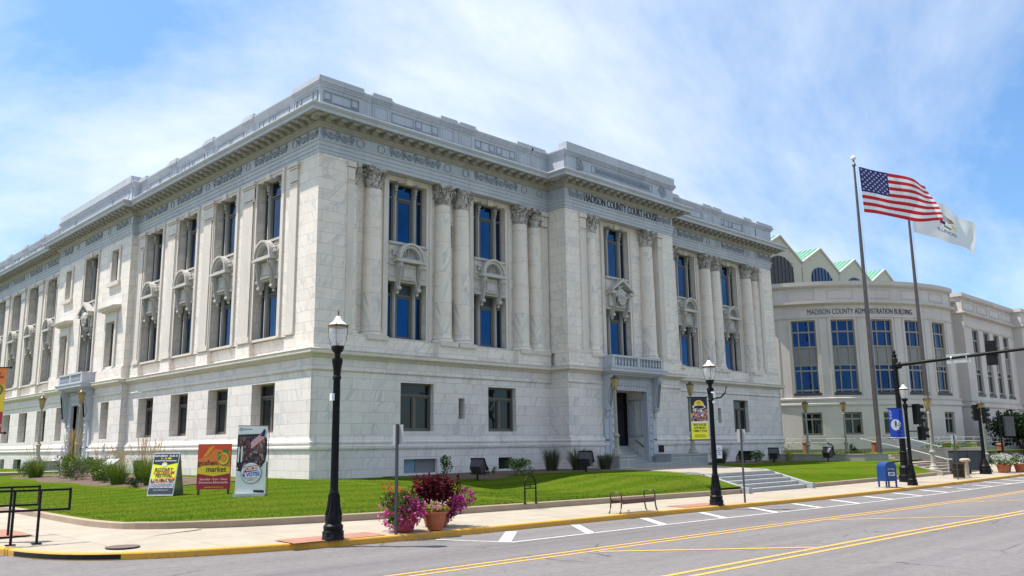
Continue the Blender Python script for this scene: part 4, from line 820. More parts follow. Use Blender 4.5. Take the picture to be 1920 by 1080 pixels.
# street steps
t = thing('street_steps', 'five pale marble steps rising from the pavement between sloping side walls', 'steps', (38.25, 20.9, 0))
for k in range(5):
    z = zs(38)+.22+(k+1)*.168; mb = MB(); mb.box(-2.9,2.9,k*.42,2.6,-.5 if k == 0 else z-.2,z); obj('step', mb, M['step'], t)
for s_ in (-1,1):
    mb = MB(); a, b = sorted((s_*2.9, s_*3.2)); z0 = zs(38)+.22
    mb.prism([(-.35,z0-.4),(-.35,z0+.24),(-.05,z0+.26),(2.3,.95),(3.0,.97),(3.0,-.3)], lambda p,q,t_:(t_,p,q), a, b); obj('side_wall', mb, M['step'], t)
# ================================================================== ADMINISTRATION BUILDING
RC = 18.65; ACX, ACY = 96.63, 49.69
AD = thing('administration_building', 'grey limestone administration building with rounded corner, tall tinted windows and green gabled roofs', 'office building', (ACX, ACY, 0))
def TA(a, o, z): r = R_(a); return (-(RC+o)*math.cos(r), -(RC+o)*math.sin(r), z)
TW = lambda x, o, z: (x, -RC-o, z)
def afac(mb, T, a0, a1, z0, z1, o, holes=(), st=1.5):
    hs = list(holes); us = sorted({a0, a1, *[a0+st*k for k in range(int((a1-a0)/st)+1)]}); 
    us = sorted(set(us) | {h[0] for h in hs} | {h[1] for h in hs}); us = [u for u in us if a0 <= u <= a1]; zz_ = sorted({z0,z1,*[h[2] for h in hs],*[h[3] for h in hs]}); zz_ = [z for z in zz_ if z0 <= z <= z1]
    mb.T = T
    for a, b in zip(us, us[1:]):
        for c, d in zip(zz_, zz_[1:]):
            if any(h[0] <= (a+b)/2 <= h[1] and h[2] <= (c+d)/2 <= h[3] for h in hs): continue
            mb.quad((a,o,c),(b,o,c),(b,o,d),(a,o,d))
    for a, b, c, d, dep in hs:
        q = o-dep; vv = [u for u in us if a <= u <= b]
        for u, v in zip(vv, vv[1:]): mb.quad((u,o,c),(v,o,c),(v,q,c),(u,q,c)); mb.quad((u,o,d),(v,o,d),(v,q,d),(u,q,d))
        mb.quad((a,o,c),(a,o,d),(a,q,d),(a,q,c)); mb.quad((b,o,c),(b,o,d),(b,q,d),(b,q,c))
    mb.T = None
AC = [19.0,31.3,43.15,55.75,67.85,80.2]; hA = 3.65
aw = MB(); XS = 118.4-ACX; XE = 165-ACX; X0 = 3.4
WX = [(102.95,105.16),(106.8,108.95),(110.35,112.5),(113.95,116.15)]; WX = [(a-ACX,b-ACX) for a,b in WX]; WG = [(103.6,105.1),(107.5,109.1),(111.1,112.6),(114.6,116.0)]; WG = [(a-ACX,b-ACX) for a,b in WG]
up = [(c-hA,c+hA,7.1,14.4,.35) for c in AC]; gd = [(c-2.9+.6,c+2.9+.6,2.95,5.15,.35) for c in AC]
afac(aw, TA, 0, 90, -.5, 5.9, .0, gd); afac(aw, TA, 0, 90, 5.9, 18.0, -.12, [(a,b,7.1,14.4,.35) for a,b,_,_,_ in up])
afac(aw, TW, X0, XS, -.5, 5.9, 0, [(a,b,3.2,5.45,.35) for a,b in WG], 50); afac(aw, TW, X0, XS, 5.9, 18.0, -.12, [(a,b,7.3,14.5,.35) for a,b in WX], 50)
aw.quad((0,-RC,-.5),(0,-RC+2,-.5),(0,-RC+2,18.2),(0,-RC,18.2)); aw.quad((0,-RC+2,-.5),(X0,-RC+2,-.5),(X0,-RC+2,18.2),(0,-RC+2,18.2)); aw.quad((X0,-RC,-.5),(X0,-RC+2,-.5),(X0,-RC+2,18.2),(X0,-RC,18.2))
wx2 = [(XS+3+k*3.6, XS+5.2+k*3.6) for k in range(8)]
afac(aw, TW, XS, XE, -.5, 18.0, .9, [(a,b,7.3,14.5,.35) for a,b in wx2], 50); aw.quad((XS,-RC-.9,-.5),(XS,-RC+.3,-.5),(XS,-RC+.3,18.2),(XS,-RC-.9,18.2))
aw.quad((-RC,0,-.5),(-RC,45,-.5),(-RC,45,18),(-RC,0,18)); obj('wall', aw, M['lime'], AD, smooth=30)
PATH = [(-RC,45),(-RC,0)]+[(-RC*math.cos(R_(a)), -RC*math.sin(R_(a))) for a in range(3,88,3)]+[(0,-RC),(0,-RC+2),(X0,-RC+2),(X0,-RC),(XS,-RC),(XS,-RC-.9),(XE,-RC-.9)]
for nm, pr in (('parapet', [(-.14,17.7),(.05,17.75),(.12,17.85),(.2,17.9),(.2,18.3),(-.6,18.34),(-.6,15)]), ('cornice', [(-.14,15.85),(.0,15.9),(.12,15.98),(.3,16.05),(.3,16.22),(-.14,16.3)]), ('string_course', [(-.14,14.6),(-.04,14.62),(-.04,14.78),(-.14,14.8)]), ('belt_course', [(-.14,5.7),(.03,5.75),(.12,5.85),(.12,6.02),(.04,6.1),(.04,6.35),(.1,6.4),(.1,6.55),(-.14,6.62)])):
    mb = MB(); mb.sweep(pr, PATH); obj(nm, mb, M['lime_d'], AD, smooth=30)
mb = MB()
def cbox(mb, T, a0, a1, o0, o1, z0, z1, st):
    n = max(1, math.ceil((a1-a0)/st)); mb.T = T
    for k in range(n): mb.box(a0+(a1-a0)*k/n, a0+(a1-a0)*(k+1)/n, o0, o1, z0, z1)
    mb.T = None
for i, c in enumerate(AC):
    for z0, z1 in ((16.55,16.6),(17.4,17.45)): cbox(mb, TA, c-4, c+4, -.14, -.07, z0, z1, 2)
    for a in (c-4, c+3.86): cbox(mb, TA, a, a+.14, -.14, -.07, 16.6, 17.4, 2)
    for s_ in (-1,1): cbox(mb, TA, c+s_*4.6-.07, c+s_*4.6+.07, -.13, -.06, 6.7, 14.6, 2)
for k in range(4):
    a = X0+.8+k*4.5; 
    for z0,z1 in ((16.55,16.6),(17.4,17.45)): cbox(mb, TW, a, a+3.6, -.14, -.07, z0, z1, 50)
    for q in (a, a+3.55): cbox(mb, TW, q, q+.05, -.14, -.07, 16.6, 17.4, 50)
obj('panel_moulding', mb, M['lime_d'], AD)
text_me = textmesh('MADISON COUNTY ADMINISTRATION BUILDING', .8, .02, sx=1, bold=-.012, name='lettering')
xs_ = [v.co.x for v in text_me.vertices]; wT = max(xs_)-min(xs_); a0, a1 = 32.9, 67.6; xm = min(xs_)
for v in text_me.vertices:
    a = a0+(v.co.x-xm)/wT*(a1-a0); p = TA(a, -.12+v.co.z+.03, 15.2+v.co.y*1.0); v.co = p
obj('lettering', text_me, M['letter'], AD)
def adm_window(T, a, b, z0, z1, o, kind, cw):
    fr = MB(); gl = MB(); sp = MB(); st = 1.8 if T is TA else 50; w_ = b-a; m = lambda f: a+w_*f
    t = .07*cw
    xs4 = [0,.28,.72,1] if kind == 'tall' else [0,.5,1]; 
    if kind == 'slim': xs4 = [0,.5,1]
    for f in xs4:
        c = m(f); c = min(max(c, a+t), b-t); cbox(fr, T, c-t, c+t, o-.32, o-.2, z0, z1, st)
    if kind in ('tall','slim'): zl = [z0+.25, z0+2.2, z0+2.75, z0+4.6, z1-1.2, z1-.05]; 
    else: zl = [z0+.08, z0+(z1-z0)*.7, z1-.08]
    for z in zl: cbox(fr, T, a, b, o-.33, o-.19, z-.08, z+.08, st)
    n = max(1, math.ceil(w_/st)); gl.T = T; sp.T = T
    for k in range(n):
        u, v = a+w_*k/n, a+w_*(k+1)/n; gl.quad((u,o-.3,z0),(v,o-.3,z0),(v,o-.3,z1),(u,o-.3,z1))
        if kind in ('tall','slim'): sp.quad((u,o-.27,z0+2.8),(v,o-.27,z0+2.8),(v,o-.27,z0+4.55),(u,o-.27,z0+4.55))
    gl.T = None; sp.T = None
    f = obj('window', fr, M['admframe'], AD); obj('pane', gl, M['glass_adm'] if kind != 'sq' else M['glass_dk'], f, smooth=60)
    if kind in ('tall','slim'): obj('spandrel_panel', sp, M['spandrel'], f)
    s2_ = MB(); cbox(s2_, T, a-.15*cw, b+.15*cw, o-.3, o+.05, z0-.28, z0, st); obj('sill', s2_, M['kiosk'] if kind != 'sq' else M['lime_d'], f)
dg = 1/(RC*PI/180)
for a,b,c,d,_ in up: adm_window(TA, a, b, 7.1, 14.4, -.12, 'tall', dg*.9)
for a,b,c,d,_ in gd: adm_window(TA, a, b, c, d, 0, 'sq', dg)
for a,b in WX: adm_window(TW, a, b, 7.3, 14.5, -.12, 'slim', 1)
for a,b in WG: adm_window(TW, a, b, 3.2, 5.45, 0, 'sq', 1)
for a,b in wx2[:5]: adm_window(TW, a, b, 7.3, 14.5, .9, 'slim', 1)
# flat and dished roofs, gabled clerestory
mb = MB(); poly = [(-RC+.3,45),(-RC+.3,0)]+[(-(RC-.3)*math.cos(R_(a)), -(RC-.3)*math.sin(R_(a))) for a in range(3,88,3)]+[(0.3,-RC+2.3),(X0+.3,-RC+.4),(XE,-RC+.4),(XE,45)]
mb.prism(poly, lambda p,q,t:(p,q,t), 17.2, 17.4); obj('roof', mb, M['retain'], AD)
mb = MB(); mb.lathe([(16.5,17.42),(11,19.3),(5,20.2),(.1,20.4)], (2,6,0), 40); obj('dished_roof', mb, M['copper'], AD)
Yg = 43.0-ACY; pk_x = [82.79, 92.2, 101.3, 110.3]; zf = 21.9; zp = 24.1; hwid = 4.6
G_ = MB()
for i, px in enumerate(pk_x):
    c = px-ACX; G_.prism([(c-hwid,17.3),(c+hwid,17.3),(c+hwid,zf),(c,zp),(c-hwid,zf)], lambda p,q,t:(p,t,q), Yg, Yg+.4)
    G_.box(c-hwid,c+hwid,Yg+.4,Yg+14,17.3,zf-.1)
obj('gable_wall', G_, M['stucco'], AD)
for i, px in enumerate(pk_x):
    c = px-ACX; rm = MB()
    for s_ in (-1,1):
        rm.add([(c,Yg-.0,zp+.12),(c,Yg+14,zp+.12),(c+s_*(hwid+.05),Yg+14,zf+.02),(c+s_*(hwid+.05),Yg,zf+.02),(c,Yg,zp-.03),(c,Yg+14,zp-.03),(c+s_*(hwid+.05),Yg+14,zf-.13),(c+s_*(hwid+.05),Yg,zf-.13)], [(0,1,2,3),(4,5,6,7),(0,3,7,4),(1,2,6,5)])
        for k in range(24):
            y = Yg+.5+k*.58; rm.tube([(c,y,zp+.15),(c+s_*hwid,y,zf+.05)], .04, 4)
    obj('gable_roof', rm, M['copper'], AD)
    tr_ = MB()
    for s_ in (-1,1): tr_.tube([(c,Yg-.05,zp+.05),(c+s_*hwid,Yg-.05,zf)], .14, 4)
    obj('gable_trim', tr_, M['stuccod'], AD)
    ow = MB(); ow.prism([(c-2.6,18.6),(c+2.6,18.6),(c+2.6,20.4)]+[(c+2.6*math.cos(R_(a)),20.4+1.5*math.sin(R_(a))) for a in range(15,170,15)]+[(c-2.6,20.4)], lambda p,q,t:(p,t,q), Yg-.06, Yg+.02); a_ = obj('arched_louver' if i == 0 else 'arched_window', ow, M['louver'] if i == 0 else M['glass_adm'], AD)
    bars = MB()
    for k in range(7): x = c-2.4+k*.8; top = 20.4+1.5*math.sqrt(max(0,1-((x-c)/2.6)**2)); bars.box(x-.05,x+.05,Yg-.12,Yg-.05,18.6,top)
    if i == 0:
        for k in range(14): z = 18.8+k*.2; bars.box(c-2.5,c+2.5,Yg-.1,Yg-.06,z,z+.03)
    bars.box(c-2.75,c+2.75,Yg-.25,Yg,18.35,18.6); obj('glazing_bar', bars, M['kiosk'], a_)
# ---- low walls, ramp and railings in front of it
def polywall(name, label, pts, z0, z1, th, mat, cat='wall'):
    mb = MB(); c = pts[len(pts)//2]; t = thing(name, label, cat, (c[0], c[1], z0)); h = z1-z0
    mb.sweep([(0,-.6),(0,h-.1),(.03,h-.08),(.03,h),(-th-.03,h),(-th-.03,h-.08),(-th,h-.1),(-th,-.6)], [(p[0]-c[0],p[1]-c[1]) for p in pts]); obj('wall_body', mb, mat, t)
    return t
arc = lambda r, a0, a1, st=4: [(ACX-r*math.cos(R_(a)), ACY-r*math.sin(R_(a))) for a in np.arange(a0, a1+.1, st)]
polywall('ramp_wall', 'long low dark concrete wall of the access ramp before the administration building', arc(22.6,10,90)+[(104,26.9),(118,26.4)], .9, 1.62, .25, M['retain'])
mb = MB(); rp = arc(22.2,10,90)+[(104,27.2),(118,26.7)]; n = len(rp)
for i, (x, y) in enumerate(rp): pass
rail = thing('ramp_railing', 'long white metal railing along the access ramp of the administration building', 'railing', (rp[6][0], rp[6][1], 1.62))
o6 = Vector((rp[6][0], rp[6][1], 1.62))
zr_ = lambda i: 1.62 if i < 16 else 1.62-.05*(i-16)
for h in (.95,.6): 
    mb = MB(); mb.tube([Vector((x,y,zr_(i)+h))-o6 for i,(x,y) in enumerate(rp)], .03, 6); obj('rail', mb, M['railgrey'], rail)
dd = dens(rp, 2.0)
for k, (x, y) in enumerate(dd):
    if k % 1 == 0:
        mb = MB(); mb.tube([Vector((x,y,1.3))-o6, Vector((x,y,2.3))-o6, Vector((x-.1,y-.1,2.4))-o6, Vector((x,y,2.56))-o6], .03, 5); obj('post', mb, M['railgrey'], rail)
for k, (px, py, z, lb) in enumerate(((76.2,38.4,1.0,'rust coloured square post at the left end of the ramp wall'),(79.9,33.5,.95,'rust coloured post behind the sloping white handrail, second from the left'),(80.3,27.3,.75,'rust coloured post behind the dark pole by the right lawn, third from the left'),(90.5,26.0,.6,'rightmost rust coloured post near the flower planters'))):
    t = thing('ramp_post', lb, 'post', (px,py,z), group='rust coloured posts along the ramp wall'); mb = MB(); mb.lathe([(.3,-.4),(.3,1.15),(.36,1.17),(.34,1.3),(.2,1.36)], n=8, rot=PI/8); obj('post_body', mb, M['rust'], t)
polywall('retaining_wall', 'low concrete planter wall beyond the right lawn, left of the plaza steps', [(63.9,35.5),(63.3,31),(63.3,28.8),(63.8,27.6),(65.2,26.4)], .7, 1.38, .3, M['retain'])
polywall('retaining_wall', 'higher curved concrete planter wall right of the plaza steps', [(67.2,25.9),(68.2,24.7),(69.6,23.9),(72.5,23.4),(76.5,23.3)], .6, 1.72, .3, M['retain'])
t = thing('plaza_steps', 'narrow concrete steps between the two planter walls of the plaza', 'steps', (66.6,25.6,.6))
for k in range(5): mb = MB(); mb.box(-.6-k*0,1.2,-.6+k*.4,1.8,-.2+k*.17,.0+k*.17); ob = obj('step', mb, M['conc'], t); ob.rotation_euler = (0,0,R_(-35))
t = thing('street_steps', 'grey concrete steps from the far pavement up to the office plaza', 'steps', (64.5,20.9,0))
for k in range(4): z = zs(64)+.22+(k+1)*.17; mb = MB(); mb.box(-5.0,4.6,k*.45,2.8,-.4 if k == 0 else z-.2,z); obj('step', mb, M['conc'], t)
mb = MB(); mb.prism([(-.3,-.2),(-.3,.3),(2.4,.84),(2.8,.84),(2.8,-.3)], lambda p,q,t_:(t_,p,q), -5.35, -5.0); obj('side_wall', mb, M['conc'], t)
mb = MB(); mb.box(59.3,69.3,22.6,26.5,.3,zs(64)+.9); struct('terrace', mb, M['conc'])
def handrail(label, p0, p1, z0, z1):
    t = thing('handrail', label, 'handrail', (*p0, z0), group='white sloping handrails of the office plaza'); d = Vector((p1[0]-p0[0], p1[1]-p0[1], z1-z0)); mb = MB()
    dn = Vector((d.x,d.y,0)).normalized()*.35; mb.tube([Vector((0,0,.9))-dn, Vector((0,0,.9)), d+Vector((0,0,.9)), d+Vector((0,0,.9))+dn], .03, 6); obj('rail', mb, M['railgrey'], t)
    for q in (Vector((0,0,0)), d): mb = MB(); mb.tube([q, q+Vector((0,0,.9))], .035, 5); obj('post', mb, M['silver'], t)
handrail('white sloping handrail rising left of the tall flagpole', (67.3,26.3), (66.5,29.6), .9, 1.75)
handrail('white sloping handrail between the flagpole and the dark signal pole', (69.8,24.4), (71.2,28.0), .95, 1.8)
handrail('white sloping handrail beside the far pavement steps', (61.2,20.9), (62.3,24.2), .15, .95)
# ================================================================== STREET FURNITURE
def street_lamp(label, loc, arm=False):
    t = thing('street_lamp', label, 'street lamp', loc, group='black street lamps with acorn globes along the pavement')
    mb = MB(); mb.lathe([(.285,0),(.285,.03),(.27,.05),(.27,.2),(.2,.24)], n=8, rot=PI/8); mb.lathe([(.23,.2),(.245,.26),(.245,.33),(.2,.38),(.205,.44),(.215,.5),(.2,.58),(.165,.7),(.14,.86),(.125,1.02),(.118,1.12)], n=24)
    for k in range(12): a = k*PI/6; mb.tube([(.2*math.cos(a),.2*math.sin(a),.58),(.15*math.cos(a),.15*math.sin(a),.78),(.12*math.cos(a),.12*math.sin(a),1.1)], .02, 4)
    obj('base', mb, M['lamp_black'], t, smooth=40)
    mb = MB(); n = 24
    prof = [(.112,1.1),(.125,1.13),(.11,1.17),(.1,1.25),(.088,3.95),(.11,3.98),(.11,4.03),(.09,4.06)]
    vs = []; fs = []
    for r, z in prof:
        for i in range(n*2): a = PI*i/n; q = r*(1-.09*(i % 2)) if 1.2 < z < 3.96 else r; vs.append((q*math.cos(a), q*math.sin(a), z))
    for j in range(len(prof)-1):
        for i in range(2*n): i2 = (i+1) % (2*n); fs.append((j*2*n+i, j*2*n+i2, (j+1)*2*n+i2, (j+1)*2*n+i))
    mb.add(vs, fs); mb.lathe([(.09,4.05),(.1,4.2),(.13,4.38),(.14,4.44),(.13,4.5),(.08,4.52),(.07,4.58),(.08,4.64)], n=20); obj('shaft', mb, M['lamp_black'], t, smooth=35)
    mb = MB(); mb.lathe([(.075,4.62),(.1,4.66),(.15,4.7),(.15,4.74),(.17,4.76),(.165,4.82),(.12,4.82)], n=16)
    obj('fitter', mb, M['lamp_black'], t, smooth=40)
    mb = MB(); mb.lathe([(.145,4.82),(.2,4.96),(.232,5.12),(.24,5.28),(.235,5.33)], n=20, cap=False); obj('globe', mb, M['acorn'], t, smooth=60)
    mb = MB(); mb.lathe([(.03,4.84),(.05,4.9),(.1,4.95),(.1,5.0),(.06,5.02),(.11,5.07),(.11,5.12),(.06,5.15),(.09,5.2),(.03,5.26)], n=12); obj('refractor', mb, M['white'], t, smooth=60)
    mb = MB(); mb.lathe([(.245,5.3),(.25,5.36),(.235,5.37)], n=20, cap=False); 
    for k in range(4):
        a = PI/4+k*PI/2; mb.ball((.25*math.cos(a),.25*math.sin(a),5.36), .028, 5); mb.tube([(.16*math.cos(a),.16*math.sin(a),4.8),(.22*math.cos(a),.22*math.sin(a),4.98),(.25*math.cos(a),.25*math.sin(a),5.2),(.252*math.cos(a),.252*math.sin(a),5.34)], .008, 4)
    mb.lathe([(.02,5.6),(.028,5.63),(.015,5.66),(.025,5.69),(.02,5.72),(.004,5.76)], n=10); obj('trim_ring', mb, M['gold'], t, smooth=40)
    mb = MB(); mb.lathe([(.24,5.35),(.215,5.4),(.16,5.44),(.11,5.48),(.09,5.54),(.06,5.585),(.02,5.61)], n=20); obj('cap', mb, M['white'], t, smooth=50)
    return t
sl = street_lamp('large black street lamp on the pavement left of the flower pots, nearest the camera', (11.55,17.88,zs(11)+.16))
mb = MB(); mb.tube([(.09,.02,3.55),(-.0,.1,3.72)], .05, 8) if False else mb.box(-.17,-.09,-.05,.05,3.42,3.6); obj('sensor_box', mb, M['white'], sl)
def copy_lamp(label, loc):
    r = sl.copy(); COL.objects.link(r); r.location = loc; r['label'] = label
    for ch in sl.children:
        if ch.name.startswith('sensor'): continue
        c = ch.copy(); COL.objects.link(c); c.parent = r
    return r
sl2 = copy_lamp('black street lamp carrying the yellow festival banner, before the marble steps', (27.95,17.75,zs(27)+.15)); sl.scale = (.95,.95,.955); sl2.scale = (.95,.95,.955)
sl3 = copy_lamp('black street lamp carrying the blue welcome banner, near the mailbox', (47.4,18.05,zs(47)+.15)); sl3.scale = (.95,.95,.95)
mb = MB(); mb.tube([(.1,0,4.1),(.3,-.25,4.12),(.42,-.4,4.3),(.46,-.45,4.55)], .03, 6); mb.box(-.13,.02,-.17,-.05,4.05,4.3); obj('camera_arm', mb, M['black'], sl2)
mb = MB(); mb.box(-.1,.03,-.2,-.09,4.1,4.35); mb.ball((-.03,-.15,3.95), .07, 6); obj('radio_box', mb, M['white'], sl2)
# signal heads, mast arm
def sighead(parent, loc, rz, n=3):
    o = bpy.data.objects.new('signal_head', None); 
    mb = MB(); h = .36*n; mb.box(-.17,.17,-.1,.14,-h/2,h/2)
    for k in range(n): z = h/2-.18-k*.36; mb.lathe([(.15,0),(.155,.24)], (0,0,0), 12, cap=False) if False else None; mb.prism([(.15*math.cos(a), z+.15*math.sin(a)) for a in np.linspace(-.35,PI+.35,12)]+[(.135*math.cos(a), z+.135*math.sin(a)) for a in np.linspace(PI+.35,-.35,12)], lambda p,q,t:(p,t,q), -.36, -.1)
    o = obj('signal_head', mb, M['black'], parent); o.location = loc; o.rotation_euler = (0,0,rz)
    mb = MB()
    for k in range(n): z = h/2-.18-k*.36; mb.prism([(.12*math.cos(a), z+.12*math.sin(a)) for a in np.linspace(0,2*PI,13)[:-1]], lambda p,q,t:(p,t,q), -.13, -.1)
    obj('lens', mb, M['dark'], o); return o
t = thing('traffic_signal', 'tall black traffic signal mast with a long arm reaching over the road', 'traffic signal', (50.3,19.5,zs(50)+.2))
mb = MB(); mb.lathe([(.36,0),(.36,.35),(.3,.4),(.3,.8),(.22,.9),(.2,1.6),(.24,1.65),(.18,1.7)], n=8, rot=PI/8); obj('base', mb, M['lamp_black'], t, smooth=30)
mb = MB(); mb.lathe([(.17,1.6),(.13,6.5),(.16,6.52),(.16,6.95),(.13,7.0),(.1,7.05),(.14,7.12),(.12,7.22),(.05,7.25),(.1,7.32),(.09,7.4),(.02,7.5)], n=16); obj('pole', mb, M['lamp_black'], t, smooth=40)
mb = MB(); mb.tube([(0,-.1,6.55),(0,-.4,6.6),(-.1,-6.5,6.93),(-.15,-10,7.1)], .12, 10, .07); mb.tube([(0,-.12,6.55),(0,-.32,6.58)], .2, 8); obj('mast_arm', mb, M['lamp_black'], t, smooth=40)
h = sighead(t, (.02,-5.15,6.86), R_(95)); mb = MB(); mb.box(-.26,.26,.1,.13,-.66,.66); obj('backplate', mb, M['black'], h)
mb = MB(); mb.box(-.1,-.06,-4.1,-2.85,6.45,6.95); obj('street_sign', mb, M['greysign'], t)
for y in (-3.1,-3.9): mb = MB(); mb.tube([(-.02,y-.02,6.72+.0),(-.02,y+.02,6.72)], .15, 8); obj('clamp', mb, M['silver'], t)
t = thing('signal_cluster', 'black three lamp traffic signal bolted to the street lamp with the blue banner', 'traffic signal', (47.65,17.8,2.6))
sighead(t, (.12,-.18,1.1), R_(60)); sighead(t, (.3,-.28,.08), R_(60), 2); mb = MB(); mb.tube([(-.2,.2,1.5),(.1,-.1,1.5)], .03, 6); mb.tube([(-.2,.2,.2),(.1,-.1,.2)], .03, 6); obj('bracket', mb, M['black'], t)
t = thing('traffic_signal', 'short black traffic signal post standing right of the charcoal cabinet', 'traffic signal', (63.2,19.25,zs(63)+.2))
mb = MB(); mb.lathe([(.36,0),(.36,.3),(.3,.34),(.32,.5),(.26,.56),(.22,.75),(.15,.95)], n=16); obj('base', mb, M['lamp_black'], t, smooth=40)
mb = MB(); mb.lathe([(.12,.9),(.1,4.3),(.13,4.32),(.05,4.45)], n=12); obj('pole', mb, M['lamp_black'], t, smooth=40); sighead(t, (-.0,.2,4.05), R_(130)); sighead(t, (.25,-.22,3.85), R_(20))
# banners
def bannerboard(name, label, cat, loc, rz, grp=None): return thing(name, label, cat, loc, R_(rz), grp)
def flatpoly(mb, pts, y=0): mb.add([(p[0],y,p[1]) for p in pts], [tuple(range(len(pts)))])
def disc(mb, cx, cz, r, y, n=20, sz=1, a0=0, a1=2*PI):
    flatpoly(mb, [(cx+r*math.cos(a0+(a1-a0)*k/n), cz+r*sz*math.sin(a0+(a1-a0)*k/n)) for k in range(n+(0 if a1-a0 > 6 else 1))], y)
def layer(name, parent, mat, fn): mb = MB(); fn(mb); return obj(name, mb, mat, parent, recalc=False)
M['pbrown'] = simple('brown_print', (.14,.08,.055), .6, .4); M['pflesh'] = simple('flesh_print', (.42,.26,.18), .6, .3); M['pgrey'] = simple('grey_print', (.2,.2,.24), .6, .3); M['pmaroon'] = simple('maroon_print', (.22,.03,.04), .6, .3)
DK = ['pbrown','pbrown','ink','pmaroon','pgrey','pflesh','ink','navy']
PM_ = PM = ['red','navy','orange','white','ink','purple','green','yorange','ban_blue','skin']
def crowd(parent, x0, x1, z0, z1, y, n, seed, sz=.035, name='printed_riders', pal=None):
    r = random.Random(seed); mb = MB(); PM = pal or PM_
    for k in range(n):
        x = r.uniform(x0,x1); z = r.uniform(z0,z1); mb.m = r.randrange(len(PM)); a = r.uniform(0,3); s_ = sz*r.uniform(.5,1.5); q = r.randint(3,6)
        flatpoly(mb, [(min(max(x+s_*math.cos(a+2*PI*i/q)*r.uniform(.6,1.2),x0),x1), min(max(z+1.5*s_*math.sin(a+2*PI*i/q)*r.uniform(.6,1.2),z0),z1)) for i in range(q)], y-k*.00004)
    return obj(name, mb, [M[k] for k in PM], parent, recalc=False)
def riders(parent, x0, x1, z0, z1, y, n, seed, s=.1):
    r = random.Random(seed); mb = MB()
    for k in range(n):
        x = x0+(x1-x0)*(k+.5)/n; z = z0+s*.55+r.uniform(0,(z1-z0)*.35); yy = y-.0004*k
        mb.m = 4
        for dx in (-.55,.55):
            for i in range(14): a = i*2*PI/14; b = (i+1)*2*PI/14; mb.add([(x+dx*s+.45*s*math.cos(a),yy,z+.45*s*math.sin(a)),(x+dx*s+.45*s*math.cos(b),yy,z+.45*s*math.sin(b)),(x+dx*s+.35*s*math.cos(b),yy,z+.35*s*math.sin(b)),(x+dx*s+.35*s*math.cos(a),yy,z+.35*s*math.sin(a))], [(0,1,2,3)])
        mb.m = r.choice([0,2,8,7]); flatpoly(mb, [(x-.5*s,z+.75*s),(x+.35*s,z+1.15*s),(x+.5*s,z+.9*s),(x-.2*s,z+.5*s)], yy-.0001)
        mb.m = 9; flatpoly(mb, [(x-.35*s,z+.6*s),(x-.1*s,z+.6*s),(x+.05*s,z+.1*s),(x-.05*s,z-.3*s),(x-.15*s,z+.1*s)], yy-.0002); flatpoly(mb, [(x+.35*s,z+1.0*s),(x+.6*s,z+.5*s),(x+.5*s,z+.5*s),(x+.25*s,z+.9*s)], yy-.0002)
        mb.m = r.choice([0,3,8]); disc(mb, x+.5*s, z+1.25*s, .16*s, yy-.0003, 10)
    return obj('printed_riders', mb, [M[k] for k in PM], parent, recalc=False)
# orange market banner at the left edge, its lamp just outside the frame
t = bannerboard('street_banner', 'orange and yellow market banner hanging at the left edge of the view', 'banner', (5.57,23.98,2.78), -45); Wb = .66; Hb = 1.6
mb = MB(); mb.box(-Wb/2,Wb/2,-.006,.006,0,Hb); obj('cloth', mb, M['orange'], t)
layer('lower_field', t, M['yellow'], lambda m: flatpoly(m, [(-.33,.42),(.33,.52),(.33,1.0),(-.33,1.0)], -.009)); layer('amber_field', t, M['yorange'], lambda m: flatpoly(m, [(-.33,.8),(.33,.8),(.33,1.2),(-.33,1.15)], -.0085)); layer('red_field', t, M['dkred'], lambda m: flatpoly(m, [(-.33,0),(.33,0),(.33,.52),(-.33,.42)], -.011))
text('printed_text', 'goshen\nmarket', .2, M['purple'], t, (-.0,-.013,.75), ext=.001, sx=.8); text('printed_text', 'goshenmarket.org', .09, M['white'], t, (0,-.013,.2), ext=.001); text('printed_text', 'Saturday\nof every week', .1, M['purple'], t, (.08,-.013,1.42), ext=.001, sx=.7)
layer('peach_print', t, M['green'], lambda m: disc(m, .14, 1.05, .15, -.012)); layer('peach_print', t, M['orange'], lambda m: disc(m, .12, 1.05, .115, -.0125))
for z in (0,Hb): mb = MB(); mb.tube([(-.5,0,z),(.42,0,z)], .018, 6); mb.ball((.43,0,z), .035, 5); obj('rod', mb, M['black'], t)
lp = copy_lamp('black street lamp at the far left carrying the orange market banner', (5.0,24.5,.24))
# yellow festival banner on lamp 2
t = bannerboard('street_banner', 'yellow and black cycling festival banner hanging from the middle street lamp', 'banner', (26.93,17.9,2.47), -45); Wb = .62; Hb = 1.58
t.location = (27.56,18.04,2.44)
mb = MB(); mb.box(-Wb/2,Wb/2,-.006,.006,0,Hb); obj('cloth', mb, M['ban_yellow'], t)
layer('black_field', t, M['ink'], lambda m: flatpoly(m, [(-.31,1.0),(.31,1.0),(.31,Hb),(-.31,Hb)], -.009)); layer('sun_print', t, M['yellow'], lambda m: disc(m, 0, 1.28, .19, -.012, 16, 1, 0, PI)); layer('badge_print', t, M['white'], lambda m: disc(m, 0, 1.22, .25, -.0115, 20, .35)); layer('badge_print', t, M['ink'], lambda m: disc(m, 0, 1.21, .2, -.0125, 20, .3))
riders(t, -.28, .28, 1.3, 1.36, -.014, 1, 3, .09); crowd(t, -.3, .3, .68, 1.14, -.012, 260, 4, .035); layer('road_print', t, M['white'], lambda m: flatpoly(m, [(-.31,.62),(.31,.62),(.31,.74),(-.31,.78)], -.0112)); riders(t, -.3,.3,.68,.8,-.024,4,9,.1)
